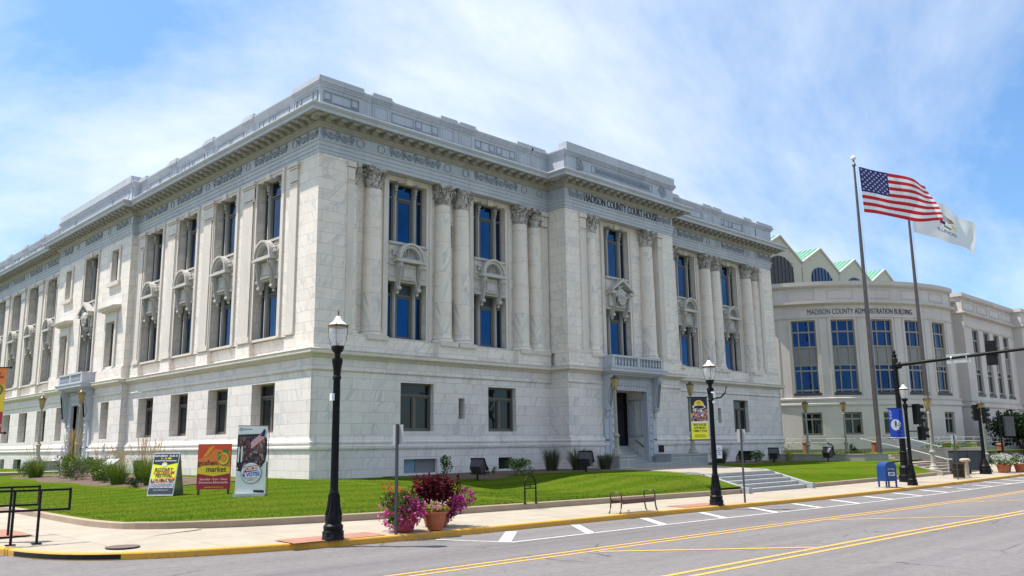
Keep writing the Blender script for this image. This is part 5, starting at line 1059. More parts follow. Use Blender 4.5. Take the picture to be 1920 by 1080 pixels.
text('printed_text', 'BIKE RACES\nLIVE MUSIC\nFAMILY FUN', .115, M['ink'], t, (0,-.011,.44), ext=.001, sx=.8, bold=.002); text('printed_text', 'DOWNTOWN\nEDWARDSVILLE', .06, M['ink'], t, (0,-.011,.14), ext=.001)
for z in (0,Hb): mb = MB(); mb.tube([(-.4,0,z),(.36,0,z)], .018, 6); mb.ball((-.41,0,z), .03, 5); obj('rod', mb, M['black'], t)
# blue welcome banner on lamp 3
t = bannerboard('street_banner', 'royal blue Shop Welcome banner hanging beside the traffic signal', 'banner', (47.02,18.45,2.43), -45); Wb = .74; Hb = 1.6
mb = MB(); mb.box(-Wb/2,Wb/2,-.006,.006,0,Hb); obj('cloth', mb, M['ban_blue'], t); layer('moon_print', t, M['white'], lambda m: disc(m, -.04, .72, .27, -.011, 22, 1.1))
mb = MB(); mb.add([(-.1,-.013,.82),(.02,-.013,.82),(-.02,-.013,.58),(-.07,-.013,.58)],[(0,1,2,3)]); mb.add([(-.12,-.013,.84),(.04,-.013,.84),(-.04,-.013,.95)],[(0,1,2)]); obj('lantern_print', mb, M['ink'], t, recalc=False)
text('printed_text', 'SHOP', .2, M['white'], t, (-.27,-.013,1.25), rot=(PI/2,-PI/2,0), ext=.001); text('printed_text', 'Welcome', .37, M['navy'], t, (.18,-.013,.75), rot=(PI/2,-PI/2+.1,0), ext=.001, shear=.3, bold=.006)
for z in (0,Hb): mb = MB(); mb.tube([(-.45,0,z),(.38,0,z)], .02, 6); mb.ball((-.46,0,z), .03, 5); obj('rod', mb, M['black'], t)
mb = MB(); mb.tube([(-.38,0,.03),(.38,0,.03)], .03, 6); obj('hem', mb, M['white'], t)
# plaza lamps with tapered amber heads
def plaza_lamp(label, loc, H=4.75, grp='grey green lamps with amber heads'):
    t = thing('plaza_lamp', label, 'lamp', loc, group=grp)
    mb = MB(); mb.lathe([(.34,0),(.34,.1),(.28,.16),(.24,.22),(.24,.3),(.17,.38),(.15,.5),(.14,1.1),(.2,1.16),(.2,1.24),(.13,1.3),(.12,1.38)], n=16); obj('base', mb, M['plamp'], t, smooth=40)
    mb = MB(); mb.lathe([(.1,1.36),(.075,H-1.05),(.1,H-1.03),(.1,H-.98),(.07,H-.94),(.08,H-.8)], n=14); obj('shaft', mb, M['plamp'], t, smooth=40)
    mb = MB(); mb.lathe([(.1,H-.8),(.16,H-.6),(.22,H-.3),(.25,H-.1)], n=10); obj('shade', mb, M['amber'], t, smooth=40)
    mb = MB(); mb.lathe([(.28,H-.1),(.27,H-.04),(.15,H+.03),(.1,H+.1),(.03,H+.16)], n=10); 
    for k in range(5): a = k*2*PI/5; mb.tube([(.11*math.cos(a),.11*math.sin(a),H-.8),(.255*math.cos(a),.255*math.sin(a),H-.1)], .012, 4)
    obj('cap', mb, M['bronze'], t, smooth=30); return t
pls = [('grey green lamp on the small marble block left of the front door', (41.3,33.0,1.63)),
 ('grey green lamp on the long marble block right of the front door', (50.2,33.5,1.63)),
 ('grey green lamp on the block at the nearer side of the side entrance', (20.15,63.1,1.6)),('grey green lamp on the block at the farther side of the side entrance', (20.15,71.8,1.6)),
 ('grey green plaza lamp nearest the right end of the courthouse', (68.46,34.31,.83)),('grey green plaza lamp second from the courthouse, before the office windows', (73.6,33.35,.95)),
 ('grey green plaza lamp on the pedestal at the foot of the far steps', (59.9,21.35,.35)),('grey green lamp behind the short traffic signal post', (65.8,19.9,.1))]
p0 = plaza_lamp(*pls[0])
for lb, lc in pls[1:]: dup(p0, lc, label=lb)
mb = MB(); mb.lathe([(.42,-.4),(.42,0),(.38,.02)], n=12); t = thing('lamp_plinth', 'short round concrete plinth under the lamp at the far steps', 'pedestal', (59.9,21.35,.33)); obj('block', mb, M['tan'], t)
# flagpoles and flags
def flagpole(label, loc, H):
    t = thing('flagpole', label, 'flagpole', loc, group='two tall brown flagpoles'); mb = MB(); mb.lathe([(.35,0),(.35,.1),(.24,.25),(.22,.3)], n=16); obj('collar', mb, M['pole'], t, smooth=40)
    mb = MB(); mb.lathe([(.185,.25),(.18,H*.3),(.14,H*.6),(.08,H-.5)], n=16); mb.lathe([(.14,H-.5),(.14,H-.3),(.08,H-.25),(.06,H)], n=12); obj('shaft', mb, M['pole'], t, smooth=50)
    mb = MB(); mb.ball((0,0,H+.18), .2, 10); obj('ball_finial', mb, M['white'], t, smooth=60)
    mb = MB(); mb.tube([(.17,-.17,1.4),(.17,-.17,H-.4)], .012, 4); obj('halyard', mb, M['white'], t); return t
flagpole('tall brown flagpole flying the American flag', (64.95,26.9,.6), 23.75); flagpole('tall brown flagpole behind, flying the white state flag', (74.8,26.65,.6), 23.6)
def flagsurf(o, u, s, t, Wd, Hh, drop, seed, topfold=.0):
    # s along fly 0..1, t down hoist 0..1; u = fly direction (horizontal)
    n_ = Vector((-u.y, u.x, 0)); x = s*Wd; w_ = .38*s*math.sin(7.0*s-2.2*t+seed)+.2*s*math.sin(13*s+3*t+seed*2)
    z = -t*Hh*(1-.12*s)-drop*s*(.6+.4*s)-.25*s*math.sin(3.1*s+seed)-.12*math.sin(9*s+2*t)*s; x2 = x-.35*s*math.cos(4*t+seed)*s*.6+t*.25*s
    return o+u*x2+n_*w_+Vector((0,0,z))
def flag(name, label, org, u, Wd, Hh, drop, seed, us=True):
    t = thing(name, label, 'flag', org); O = Vector((0,0,0)); nx_, ny_ = 60, 39; mb = MB(); hoistx = Vector((.0,0,0))
    P = lambda s, q: flagsurf(O, u, s, q, Wd, Hh, drop, seed)+Vector((.12*0,0,0))+u*(.12*q*1.0)
    vs = [tuple(P(i/nx_, j/ny_)) for i in range(nx_+1) for j in range(ny_+1)]; fs = [(i*(ny_+1)+j,(i+1)*(ny_+1)+j,(i+1)*(ny_+1)+j+1,i*(ny_+1)+j+1) for i in range(nx_) for j in range(ny_)]
    for k, f in enumerate(fs):
        i, j = divmod(k, ny_)
        mb.mi.append(0 if not us else (2 if i < 24 and j < 21 else (1 if (j//3) % 2 == 0 else 0)))
    mb.v = vs; mb.f = fs; obj('cloth', mb, [M['flagwhite'], M['flagred'], M['navy']], t, recalc=False, smooth=180)
    e = 1e-3
    def onflag(pts, d=.015, both=True):
        out = []
        for s_, q in pts:
            p = P(s_, q); du = (P(s_+e,q)-p); dv = (P(s_,q+e)-p); n_ = du.cross(dv).normalized(); 
            if n_.dot(Vector((-.7,-.7,0))) < 0: n_ = -n_
            out.append(tuple(p+n_*d))
        return out
    if us:
        st = MB()
        for rr_ in range(9):
            for cc_ in range(6 if rr_ % 2 == 0 else 5):
                s0 = (.4/12)*(1+2*cc_+(rr_ % 2)); q0 = (7/13)*(rr_+1)/10; pts = []
                for k in range(10): a = PI/2+k*PI/5; r = .11 if k % 2 == 0 else .05; pts.append((s0+r*math.cos(a)/Wd, q0-r*math.sin(a)/Hh))
                v = onflag(pts); st.add(v, [tuple(range(10))])
        obj('star', st, M['flagwhite'], t, recalc=False)
    else:
        em = MB(); rr_ = random.Random(8)
        for mi, pts in ((0,[(.40,.28),(.46,.27),(.55,.36),(.63,.34),(.66,.40),(.60,.45),(.55,.50),(.50,.46),(.44,.40)]),(1,[(.60,.46),(.66,.48),(.68,.58),(.62,.56)]),(2,[(.42,.45),(.50,.5),(.49,.58),(.42,.55)]),(3,[(.43,.47),(.45,.49),(.44,.58),(.42,.56)]),(4,[(.47,.58),(.6,.6),(.58,.64),(.48,.63)])):
            em.m = mi; em.add(onflag(pts), [tuple(range(len(pts)))])
        em.m = 0; obj('emblem', em, [simple('eagle_brown',(.4,.2,.06),.7), M['yellow'], M['navy'], M['flagred'], M['green']], t, recalc=False)
        me = textmesh('ILLINOIS', .42, 0, name='printed_text')
        for v in me.vertices: v.co = onflag([(.52+v.co.x/Wd, .74-v.co.y/Hh)], .02)[0]
        obj('printed_text', me, M['navy'], t)
    return t
uf = Vector((.75,-.66,0)).normalized(); FG1 = Vector((65.0,26.75,22.9))
flag('us_flag', 'American flag with stars and stripes flying from the front flagpole', (65.15,26.62,23.8), uf, 5.75, 3.75, 1.5, .6)
flag('state_flag', 'white Illinois flag with an eagle flying behind the American flag', (74.95,26.5,23.6), uf, 5.5, 3.5, 2.9, 2.2, us=False)
# posts with small signs (seen from behind)
def signpost(label, loc, H, rz, w_=.33, h=.5):
    t = thing('sign_post', label, 'sign post', loc, R_(rz), 'narrow posts with small signs seen from behind'); mb = MB(); mb.box(-.03,.03,-.03,.03,-.1,H); obj('post', mb, M['kiosk'], t); mb = MB(); mb.box(.035,.045,-w_/2,w_/2,H-h-.02,H-.02); obj('sign_plate', mb, M['greysign'], t); return t
signpost('dark sign post standing in front of the magenta flower pot', (13.3,17.75,zs(13)+.17), 2.72, 15); signpost('dark sign post standing before the marble street steps', (29.95,17.75,zs(29)+.16), 2.8, 15); signpost('dark sign post beside the litter bin', (55.0,18.3,zs(55)+.17), 2.6, 15)
t = thing('parking_sign', 'small white lettered sign clipped to the side of the middle street lamp', 'sign', (28.15,17.65,1.75), R_(-15)); mb = MB(); mb.box(-.12,.14,-.01,.01,0,.48); obj('plate', mb, M['white'], t); text('printed_text', 'NO\nPARKING\nBIKE\nLANE', .075, M['ink'], t, (0,-.013,.25), ext=.001)
# mailbox
t = thing('mailbox', 'blue rounded mailbox on four legs at the kerb', 'mailbox', (44.55,18.2,zs(44)+.16), R_(-28))
mb = MB(); prof = [(-.34,.33),(-.34,1.0)]+[(-.34*math.cos(a), 1.0+.3*math.sin(a)) for a in np.linspace(.15,PI-.15,12)]+[(.34,1.0),(.34,.33)]
mb.prism(prof, lambda p,q,t_:(p,t_,q), -.31, .31); obj('body', mb, M['mailblue'], t, smooth=35)
for x in (-.3,.3):
    for y in (-.27,.27): mb = MB(); mb.box(x-.035,x+.035,y-.03,y+.03,0,.36); obj('leg', mb, M['mailblue'], t)
mb = MB(); mb.box(-.45,.45,-.4,.4,-.04,.03); obj('foot_slab', mb, M['walk'], t)
mb = MB(); mb.box(-.345,.345,-.325,-.31,.99,1.02); mb.prism([(p*1.02,q+.005) for p,q in prof[1:-1]], lambda p,q,t_:(p,t_,q), -.335,-.31); obj('rim', mb, M['mailblue'], t)
text('lettering', 'U.S. MAIL', .1, M['white'], t, (0,-.34,.93), ext=.001); mb = MB(); mb.box(-.2,.2,-.342,-.336,.6,.78); obj('label_plate', mb, M['silver'], t); mb = MB(); mb.add([(-.16,-.346,.64),(.16,-.346,.67),(.1,-.346,.74),(-.1,-.346,.72)],[(0,1,2,3)]); obj('eagle_mark', mb, M['mailblue'], t, recalc=False)
mb = MB(); mb.box(.34,.346,-.16,.08,.72,.98); mb.box(.34,.346,-.16,.08,.45,.66); obj('notice_sticker', mb, M['white'], t); mb = MB(); mb.box(.346,.349,-.12,.04,.78,.92); mb.box(.346,.349,-.12,.04,.5,.53); mb.box(.346,.349,-.12,.04,.57,.6); obj('sticker_print', mb, M['ink'], t)
# litter bin, bollard, cabinet
t = thing('litter_bin', 'dark slatted litter bin on the far pavement', 'bin', (56.0,18.55,zs(56)+.18)); mb = MB(); mb.lathe([(.27,.05),(.3,.9),(.26,.9),(.25,.1)], n=20); obj('liner', mb, M['dark'], t, smooth=40)
mb = MB()
for k in range(26): a = k*2*PI/26; mb.tube([(.31*math.cos(a),.31*math.sin(a),.03),(.33*math.cos(a),.33*math.sin(a),.85),(.38*math.cos(a),.38*math.sin(a),.97)], .014, 4)
for z in (.05,.5,.84): mb.lathe([(.32,z),(.345,z+.01),(.345,z+.04),(.32,z+.05)], n=24, cap=False)
obj('slats', mb, M['bronze'], t)
t = thing('ash_urn', 'tan stone pedestal ash urn between the litter bin and the cabinet', 'ash urn', (57.9,18.75,zs(58)+.18)); mb = MB(); mb.lathe([(.28,0),(.28,.06),(.19,.08),(.17,.9),(.19,.95)], n=16); obj('column', mb, M['tan'], t, smooth=30); mb = MB(); mb.lathe([(.2,.94),(.3,.98),(.31,1.08),(.22,1.14),(.1,1.15)], n=18); obj('bowl', mb, M['tan'], t, smooth=30)
t = thing('news_cabinet', 'large charcoal news box cabinet seen from behind on the far pavement', 'cabinet', (62.6,20.25,zs(62)+.2), R_(-42)); mb = MB(); mb.box(-.95,-.02,-.3,.3,.25,1.5); mb.box(.02,1.05,-.3,.3,.25,1.5); obj('panel', mb, M['kiosk'], t)
for x in (-.95,-.1,.15): mb = MB(); mb.box(x-.05,x+.05,-.25,.25,-.05,.3); obj('leg', mb, M['black'], t)
mb = MB(); mb.box(-1.0,1.1,-.34,.34,1.5,1.54); obj('lid', mb, M['black'], t)
# far dark pole with banner frame
t = thing('banner_post', 'slim black post with a grey framed panel at the right edge', 'sign post', (77.7,22.2,.35)); mb = MB(); mb.lathe([(.12,0),(.12,.4),(.08,.45),(.07,4.2),(.1,4.25),(.02,4.35)], n=10); obj('pole', mb, M['lamp_black'], t); mb = MB(); mb.box(.2,.24,-1.0,-.2,2.2,3.8); obj('panel', mb, M['kiosk'], t)
# bench
t = thing('bench', 'backless brown metal bench with looped arms on the pavement', 'bench', (23.1,17.85,zs(23)+.17), R_(-13)); t.rotation_euler = (0,0,0)
mb = MB()
for k in range(33): x = -.86+k*.0535; mb.box(x-.018,x+.018,-.24,.24,.40,.425); mb.box(x-.018,x+.018,-.25,-.235,.29,.42); mb.box(x-.018,x+.018,.235,.25,.29,.42)
mb.tube([(-.92,-.23,.36),(.92,-.23,.36)], .028, 6); mb.tube([(-.92,.23,.36),(.92,.23,.36)], .028, 6); obj('seat', mb, simple('brown_coated_slats', (.11,.05,.045), .45, .2), t)
for s_ in (-1,1):
    for y in (-.22,.22): mb = MB(); mb.tube([(s_*.9,y,.42),(s_*.92,y,.2),(s_*.97,y,.03),(s_*1.02,y,.0)], .024, 6); obj('leg', mb, M['bronze'], t, smooth=60)
    mb = MB(); mb.tube([(s_*.9,-.22,.4),(s_*.9,-.23,.6),(s_*.9,-.19,.65),(s_*.9,.19,.65),(s_*.9,.23,.6),(s_*.9,.22,.4)], .022, 6); obj('armrest', mb, M['bronze'], t, smooth=60)
# bike rack
t = thing('bike_rack', 'black arched bike rack standing on the lawn edging', 'bike rack', (21.4,20.95,zs(21)+.4), 0); mb = MB(); mb.tube([(-.27,0,-.02),(-.27,0,.62)]+[(-.27*math.cos(a),0,.62+.31*math.sin(a)) for a in np.linspace(.2,PI-.2,10)]+[(.27,0,.62),(.27,0,-.02)], .03, 8); obj('hoop', mb, M['black'], t, smooth=60)
mb = MB(); mb.tube([(-.27,0,.5),(.27,0,.5)], .018, 6); mb.tube([(-.27,0,.62),(.27,0,.62)], .018, 6); mb.tube([(0,0,.5),(0,0,.62)], .018, 6); mb.tube([(-.16,0,.56),(-.05,0,.56)], .014, 5); mb.tube([(.05,0,.56),(.16,0,.56)], .014, 5); obj('crossbar', mb, M['black'], t)
for s_ in (-1,1): mb = MB(); mb.lathe([(.07,-.01),(.07,.015)], (s_*.27,0,0), 10); obj('foot_plate', mb, M['black'], t)
# handrails at the street corner
def cornerrail(label, p, q, ends):
    t = thing('corner_railing', label, 'railing', (*q, .24), group='black railings at the street corner'); d = Vector((p[0]-q[0], p[1]-q[1], 0)); u = d.normalized()
    for k in ends:
        b = u*k; mb = MB(); mb.tube([b, b+Vector((0,0,1.2))], .035, 4); obj('post', mb, M['black'], t)
        mb = MB(); mb.box(b.x-.1,b.x+.1,b.y-.06,b.y+.06,-.01,.02); obj('foot_plate', mb, M['black'], t)
    e = -u*.62; mb = MB(); mb.tube([d+Vector((0,0,.75)), e+Vector((0,0,.75))], .035, 4); mb.tube([e+Vector((0,0,.72)), e+Vector((0,0,1.235))], .035, 4); mb.tube([e+Vector((0,0,1.2)), d+Vector((0,0,1.2))], .035, 4); obj('rail', mb, M['black'], t)
cornerrail('nearer black square tube railing at the left street corner', (2.2,22.9), (6.34,22.11), (0,.52)); cornerrail('farther black square tube railing behind at the left street corner', (2.0,25.3), (6.38,24.6), (0,.75,1.6))
mb = MB(); mb.lathe([(.36,0),(.36,.012)], (7.45,19.9,zs(8)+.19), 24); tag(obj('manhole_cover', mb, M['cover']), 'rusty round manhole cover in the pavement above the storm drain', 'manhole cover')
mb = MB()
for x, y, a, b in ((11.75,18.22,1.3,.44),(27.3,18.2,1.3,.42),(6.3,25.5,.6,1.2)):
    z = lambda X_, Y_: (zs(X_)+.15+.02*max(0,Y_-17.6) if X_ > 8 else zs(X_)+.2)+.012
    mb.quad((x-a,y-b,z(x-a,y-b)),(x+a,y-b,z(x+a,y-b)),(x+a,y+b,z(x+a,y+b)),(x-a,y+b,z(x-a,y+b)))
struct('brick_paving', mb, M['brick'], recalc=False)
# ---- boards on the lawn
gl_ = lambda x, y: g(x, y)
x, y = 13.9, 33.2; t = bannerboard('sandwich_board', 'yellow and black A-frame board advertising the Rotary Criterium Festival', 'sign board', (x,y,gl_(x,y)), -46)
for s_, nm in ((1,'front_panel'),(-1,'rear_panel')):
    mb = MB(); mb.prism([(-.5*1,.02),(-.48,.02),(-.02,1.62),(-.04,1.62)] if s_ > 0 else [(.5,.02),(.48,.02),(-.02,1.62),(0,1.62)], lambda p,q,t_:(t_,p,q), -.5, .5); obj(nm, mb, M['silver'], t)
pf = bpy.data.objects.new('poster', None); 
ang = math.atan2(.46, 1.6)
mb = MB(); flatpoly(mb, [(-.47,.06),(.47,.06),(.47,1.62),(-.47,1.62)]); po = obj('poster', mb, M['ban_yellow'], t, recalc=False); po.location = (0,-.508,.02); po.rotation_euler = (-ang,0,0)
layer('black_band', po, M['ink'], lambda m: flatpoly(m, [(-.47,1.22),(0,1.16),(.47,1.26),(.47,1.62),(-.47,1.62)], -.004)); layer('black_band', po, M['kiosk'], lambda m: flatpoly(m, [(-.47,.06),(.47,.06),(.47,.3),(-.47,.3)], -.004)); layer('road_print', po, M['silver'], lambda m: flatpoly(m, [(-.47,.3),(.47,.3),(.47,.52),(-.47,.52)], -.003)); layer('glow_print', po, M['yorange'], lambda m: flatpoly(m, [(-.47,.55),(.47,.55),(.47,.72),(-.2,.66),(-.47,.62)], -.002))
riders(po, -.44,.44,.3,.4,-.006,5,1,.13); crowd(po, -.45,.45,.5,.66,-.005,120,2,.03)
text('printed_text', 'SATURDAY  AUG 21', .105, M['white'], po, (0,-.006,1.53), ext=.001, sx=.95, bold=.003); text('printed_text', '3 - 11 PM', .1, M['ban_yellow'], po, (0,-.006,1.43), ext=.001, bold=.003); text('printed_text', 'DOWNTOWN EDWARDSVILLE', .07, M['white'], po, (0,-.006,1.34), ext=.001, sx=.85, bold=.002)
text('printed_text', 'ROTARY', .17, M['ink'], po, (-.03,-.006,1.0), ext=.001, sx=1.05, shear=.2, bold=.004); text('printed_text', 'CRITERIUM', .17, M['red'], po, (0,-.006,.88), ext=.001, sx=.95, shear=.2, bold=.004); text('printed_text', 'FESTIVAL', .17, M['ink'], po, (.02,-.006,.76), ext=.001, sx=.95, shear=.2, bold=.004); text('printed_text', 'edwardsvillefestival.com', .06, M['white'], po, (0,-.006,.22), ext=.001); layer('badge_print', po, M['white'], lambda m: disc(m, -.02, 1.2, .1, -.007, 16, .8)); layer('badge_print', po, M['yellow'], lambda m: disc(m, -.02, 1.22, .07, -.008, 12, 1, 0, PI))
x, y = 14.9, 31.3; t = bannerboard('market_sign', 'square red and orange Goshen Market sign on two short posts in the lawn', 'sign board', (x,y,gl_(x,y)), -47)
mb = MB(); mb.box(-.64,.64,-.02,.02,.2,1.88); obj('board', mb, M['dkred'], t)
for x_ in (-.57,.57): mb = MB(); mb.box(x_-.035,x_+.035,-.0,.06,-.2,1.7); obj('leg', mb, M['bronze'], t)
layer('yellow_field', t, M['yellow'], lambda m: flatpoly(m, [(-.62,.78),(0,.68),(.62,.78),(.62,1.3),(-.62,1.3)], -.024))
layer('orange_field', t, M['orange'], lambda m: flatpoly(m, [(-.62,1.05),(0,1.1),(.62,1.0),(.62,1.87),(-.62,1.87)], -.0255)); M['redor'] = simple('vermilion_vinyl', (.78,.075,.025), .45, .06)
layer('red_field', t, M['redor'], lambda m: flatpoly(m, [(-.62,1.3),(-.2,1.45),(0,1.7),(.62,1.6),(.62,1.87),(-.62,1.87)], -.027)); layer('glow_print', t, M['yorange'], lambda m: flatpoly(m, [(-.45,1.38),(-.25,1.46),(.0,1.8),(-.2,1.75)], -.028))
layer('peach_print', t, M['green'], lambda m: disc(m, .38, 1.31, .22, -.029, 24, 1.15)); layer('peach_print', t, M['yellow'], lambda m: disc(m, .35, 1.33, .2, -.0295, 24, 1.1)); layer('peach_print', t, M['orange'], lambda m: disc(m, .36, 1.34, .15, -.030)); layer('peach_print', t, M['yorange'], lambda m: disc(m, .33, 1.32, .09, -.0305)); layer('peach_print', t, M['orange'], lambda m: disc(m, .32, 1.33, .05, -.031))
layer('leaf_print', t, M['green'], lambda m: (flatpoly(m, [(.32,1.52),(.16,1.58),(.1,1.4),(.2,1.5)], -.0315), flatpoly(m, [(.34,1.54),(.3,1.68),(.5,1.68),(.56,1.5),(.45,1.58)], -.032), flatpoly(m, [(.28,1.52),(.14,1.36),(.18,1.22),(.26,1.38)], -.0322)))
text('printed_text', 'goshen', .3, M['purple'], t, (-.24,-.034,1.17), ext=.001, sx=.9, bold=.003); text('printed_text', 'market', .3, M['purple'], t, (.09,-.034,.93), ext=.001, sx=.9, bold=.003)
text('printed_text', 'Saturdays - 8 am - Noon', .115, M['white'], t, (0,-.024,.57), ext=.001, sx=.93, bold=.001); text('printed_text', 'Downtown Edwardsville', .12, M['white'], t, (0,-.024,.45), ext=.001, sx=.93, bold=.001); text('printed_text', 'goshenmarket.org', .1, M['yellow'], t, (.03,-.024,.28), ext=.001)
x, y = 15.1, 28.8; t = bannerboard('standing_banner', 'tall white pull-up banner reading Voices and Votes on the lawn', 'banner', (x,y,gl_(x,y)), -47)
mb = MB(); mb.prism([(-.56,.12),(.54,.08),(.56,2.46),(-.52,2.5)], lambda p,q,t_:(p,t_,q), -.006, .006); obj('cloth', mb, M['white'], t)
mb = MB(); mb.box(-.58,.57,-.12,.12,-.02,.1); obj('base', mb, M['silver'], t); mb = MB(); mb.tube([(.6,.03,0),(.6,.03,2.5)], .014, 6); mb.tube([(-.53,0,2.5),(.57,0,2.48)], .014, 6); obj('pole', mb, M['bronze'], t)
layer('photo_print', t, M['ink'], lambda m: flatpoly(m, [(-.545,.92),(-.2,.8),(.2,.85),(.5,1.2),(.555,1.5),(.555,2.0),(.3,2.2),(-.525,2.18)], -.01)); crowd(t, -.53,.5,1.25,2.1,-.013,420,7,.05,'printed_crowd',DK); crowd(t, -.3,.42,1.0,1.6,-.03,160,12,.035,'printed_crowd',DK)
def flagprint(m):
    for k in range(5): flatpoly(m, [(-.02,1.9-k*.05),(.45,2.3-k*.06),(.45,2.275-k*.06),(-.02,1.875-k*.05)], -.04)
layer('flag_print', t, M['white'], flagprint); layer('flag_print', t, M['red'], lambda m: flatpoly(m, [(-.04,1.64),(-.02,1.92),(.44,2.32),(.46,1.98)], -.038)); layer('flag_print', t, M['navy'], lambda m: flatpoly(m, [(.3,2.12),(.44,2.38),(.5,2.3),(.45,2.1)], -.042))
layer('stripe_print', t, M['white'], lambda m: [flatpoly(m, [(-.5+.12*k,1.2),(-.45+.12*k,1.2),(-.43+.12*k,1.75),(-.49+.12*k,1.75)], -.04) for k in range(2)])
layer('badge_print', t, M['ink'], lambda m: disc(m, .02, .82, .375, -.044, 30)); layer('badge_print', t, M['white'], lambda m: disc(m, .02, .82, .36, -.046, 30)); layer('badge_print', t, M['red'], lambda m: flatpoly(m, [(-.26,.82),(.27,.9),(.26,1.1),(-.25,1.04)], -.048))
text('printed_text', 'VOICES', .2, M['white'], t, (0,-.05,.965), rot=(PI/2,-.1,0), ext=.001, sx=.85, bold=.008); text('printed_text', '& VOTES', .19, M['ban_blue'], t, (.02,-.05,.76), rot=(PI/2,-.1,0), ext=.001, sx=.85, bold=.006); text('printed_text', 'DEMOCRACY IN\nAMERICA', .065, M['red'], t, (.02,-.05,.6), rot=(PI/2,-.05,0), ext=.001)
layer('star_print', t, M['white'], lambda m: flatpoly(m, [(-.5+.06*math.cos(PI/2+k*PI/5)*(1 if k%2==0 else .45), .98+.06*math.sin(PI/2+k*PI/5)*(1 if k%2==0 else .45)) for k in range(10)], -.045)); layer('logo_print', t, M['ink'], lambda m: disc(m, -.42, 2.37, .05, -.02, 12)); layer('logo_print', t, M['white'], lambda m: disc(m, -.42, 2.37, .03, -.022, 12)); text('printed_text', 'Smithsonian', .07, M['kiosk'], t, (-.18,-.02,2.37), ext=.001); layer('logo_bar', t, M['ink'], lambda m: flatpoly(m, [(.12,.14),(.5,.12),(.5,.21),(.12,.22)], -.02))
# ================================================================== PLANTS
def leaf(mb, c, s, r, up=.3):
    n = Vector((r.gauss(0,1), r.gauss(0,1), r.gauss(up,1))).normalized(); a = n.orthogonal().normalized(); a = (Matrix.Rotation(r.uniform(0,2*PI), 3, n) @ a); b = n.cross(a); s_ = s*r.uniform(.6,1.35); c = Vector(c)
    mb.add([c-a*s_, c-b*s_*.45+n*s_*.12, c+a*s_, c+b*s_*.45+n*s_*.12], [(0,1,2,3)])
def clump(mb, c, rx, ry, rz_, n, s, seed, shell=.55, lobes=7):
    r = random.Random(seed); c = Vector(c); L_ = [(Vector((r.uniform(-.55,.55)*rx, r.uniform(-.55,.55)*ry, r.uniform(-.4,.55)*rz_)), r.uniform(.38,.6)) for _ in range(lobes)]
    for _ in range(n):
        o, k = r.choice(L_); d = Vector((r.gauss(0,1), r.gauss(0,1), r.gauss(0,1))).normalized(); q = shell+(1-shell)*r.random(); p = o+Vector((d.x*rx*k*q, d.y*ry*k*q, d.z*rz_*k*q)); leaf(mb, c+p, s, r)
def stems(mb, n, r0, h, seed, rad=.012):
    r = random.Random(seed)
    for _ in range(n): a = r.uniform(0,2*PI); mb.tube([(0,0,0),(r0*.4*math.cos(a),r0*.4*math.sin(a),h*.5),(r0*math.cos(a),r0*math.sin(a),h)], rad, 4, rad*.4)
def blades(mb, c, r0, h, n, w_, seed, lean=.5, curl=.35):
    r = random.Random(seed); c = Vector(c)
    for _ in range(n):
        a = r.uniform(0,2*PI); q = r0*math.sqrt(r.random())*.5; hh = h*r.uniform(.55,1.05); l = lean*r.uniform(.2,1)*r0*2; u = Vector((math.cos(a), math.sin(a), 0)); s_ = Vector((-u.y,u.x,0))*w_*r.uniform(.6,1.2)
        b = c+u*q; p1 = b+u*l*.3+Vector((0,0,hh*.5)); p2 = b+u*l*.7+Vector((0,0,hh*.85)); p3 = b+u*l*(1+curl)+Vector((0,0,hh*(1-curl*.3*r.random())))
        mb.add([b-s_,b+s_,p1+s_*.8,p1-s_*.8,p2+s_*.5,p2-s_*.5,p3], [(0,1,2,3),(3,2,4,5),(5,4,6)])
def shrub(name, label, x, y, rad, h, mat='leaf', n=650, s=.05, seed=1, grp=None, blossom=None, nb=0, z=None):
    t = thing(name, label, 'shrub', (x,y,g(x,y)-.03 if z is None else z), group=grp); mb = MB(); clump(mb, (0,0,h*.55), rad, rad, h*.62, n, s, seed); obj('foliage', mb, M[mat], t, recalc=False)
    mb = MB(); stems(mb, 7, rad*.6, h*.7, seed); obj('stem', mb, M['bark'], t)
    if blossom: mb = MB(); clump(mb, (0,0,h*.68), rad*1.02, rad*1.02, h*.55, nb, s*.8, seed+3, .92); obj('blossom', mb, M[blossom], t, recalc=False)
    return t
def grasstuft(label, x, y, rad, h, seed, plume=0, mat='reed', n=420):
    t = thing('ornamental_grass', label, 'grass', (x,y,g(x,y)-.02), group='clumps of ornamental grass'); mb = MB(); blades(mb, (0,0,0), rad, h, n, .011, seed, .55); obj('blade_tuft', mb, M[mat], t, recalc=False)
    if plume:
        mb = MB(); r = random.Random(seed+9)
        for k in range(plume):
            a = r.uniform(0,2*PI); q = rad*.9*r.random(); hh = h*r.uniform(1.25,1.75); u = Vector((math.cos(a), math.sin(a), 0)); p0 = u*q*.3; p1 = u*q+Vector((0,0,hh*.75)); p2 = u*q*1.35+Vector((0,0,hh)); mb.tube([p0,p1,p2], .007, 3)
            for j in range(14): f = j/14; c = p1.lerp(p2, f); leaf(mb, c, .04, r, 1)
        obj('plume', mb, M['plume'], t, recalc=False)
    return t
shrub('shrub', 'leafy bush between the first lamp block and the bright bush', 18.9,57.8,.8,1.15,'leaf',700,.06,90,None)
shrub('shrub', 'low green fill plant at the foot of the slanted plaque', 16.6,47.6,.6,.6,'leaf',500,.05,91,None); shrub('shrub', 'mixed low plant between the two plumed grass clumps', 17.6,41.9,.7,.8,'leaf_y',500,.05,92,None)
GP = 'shrubs along the side garden bed'
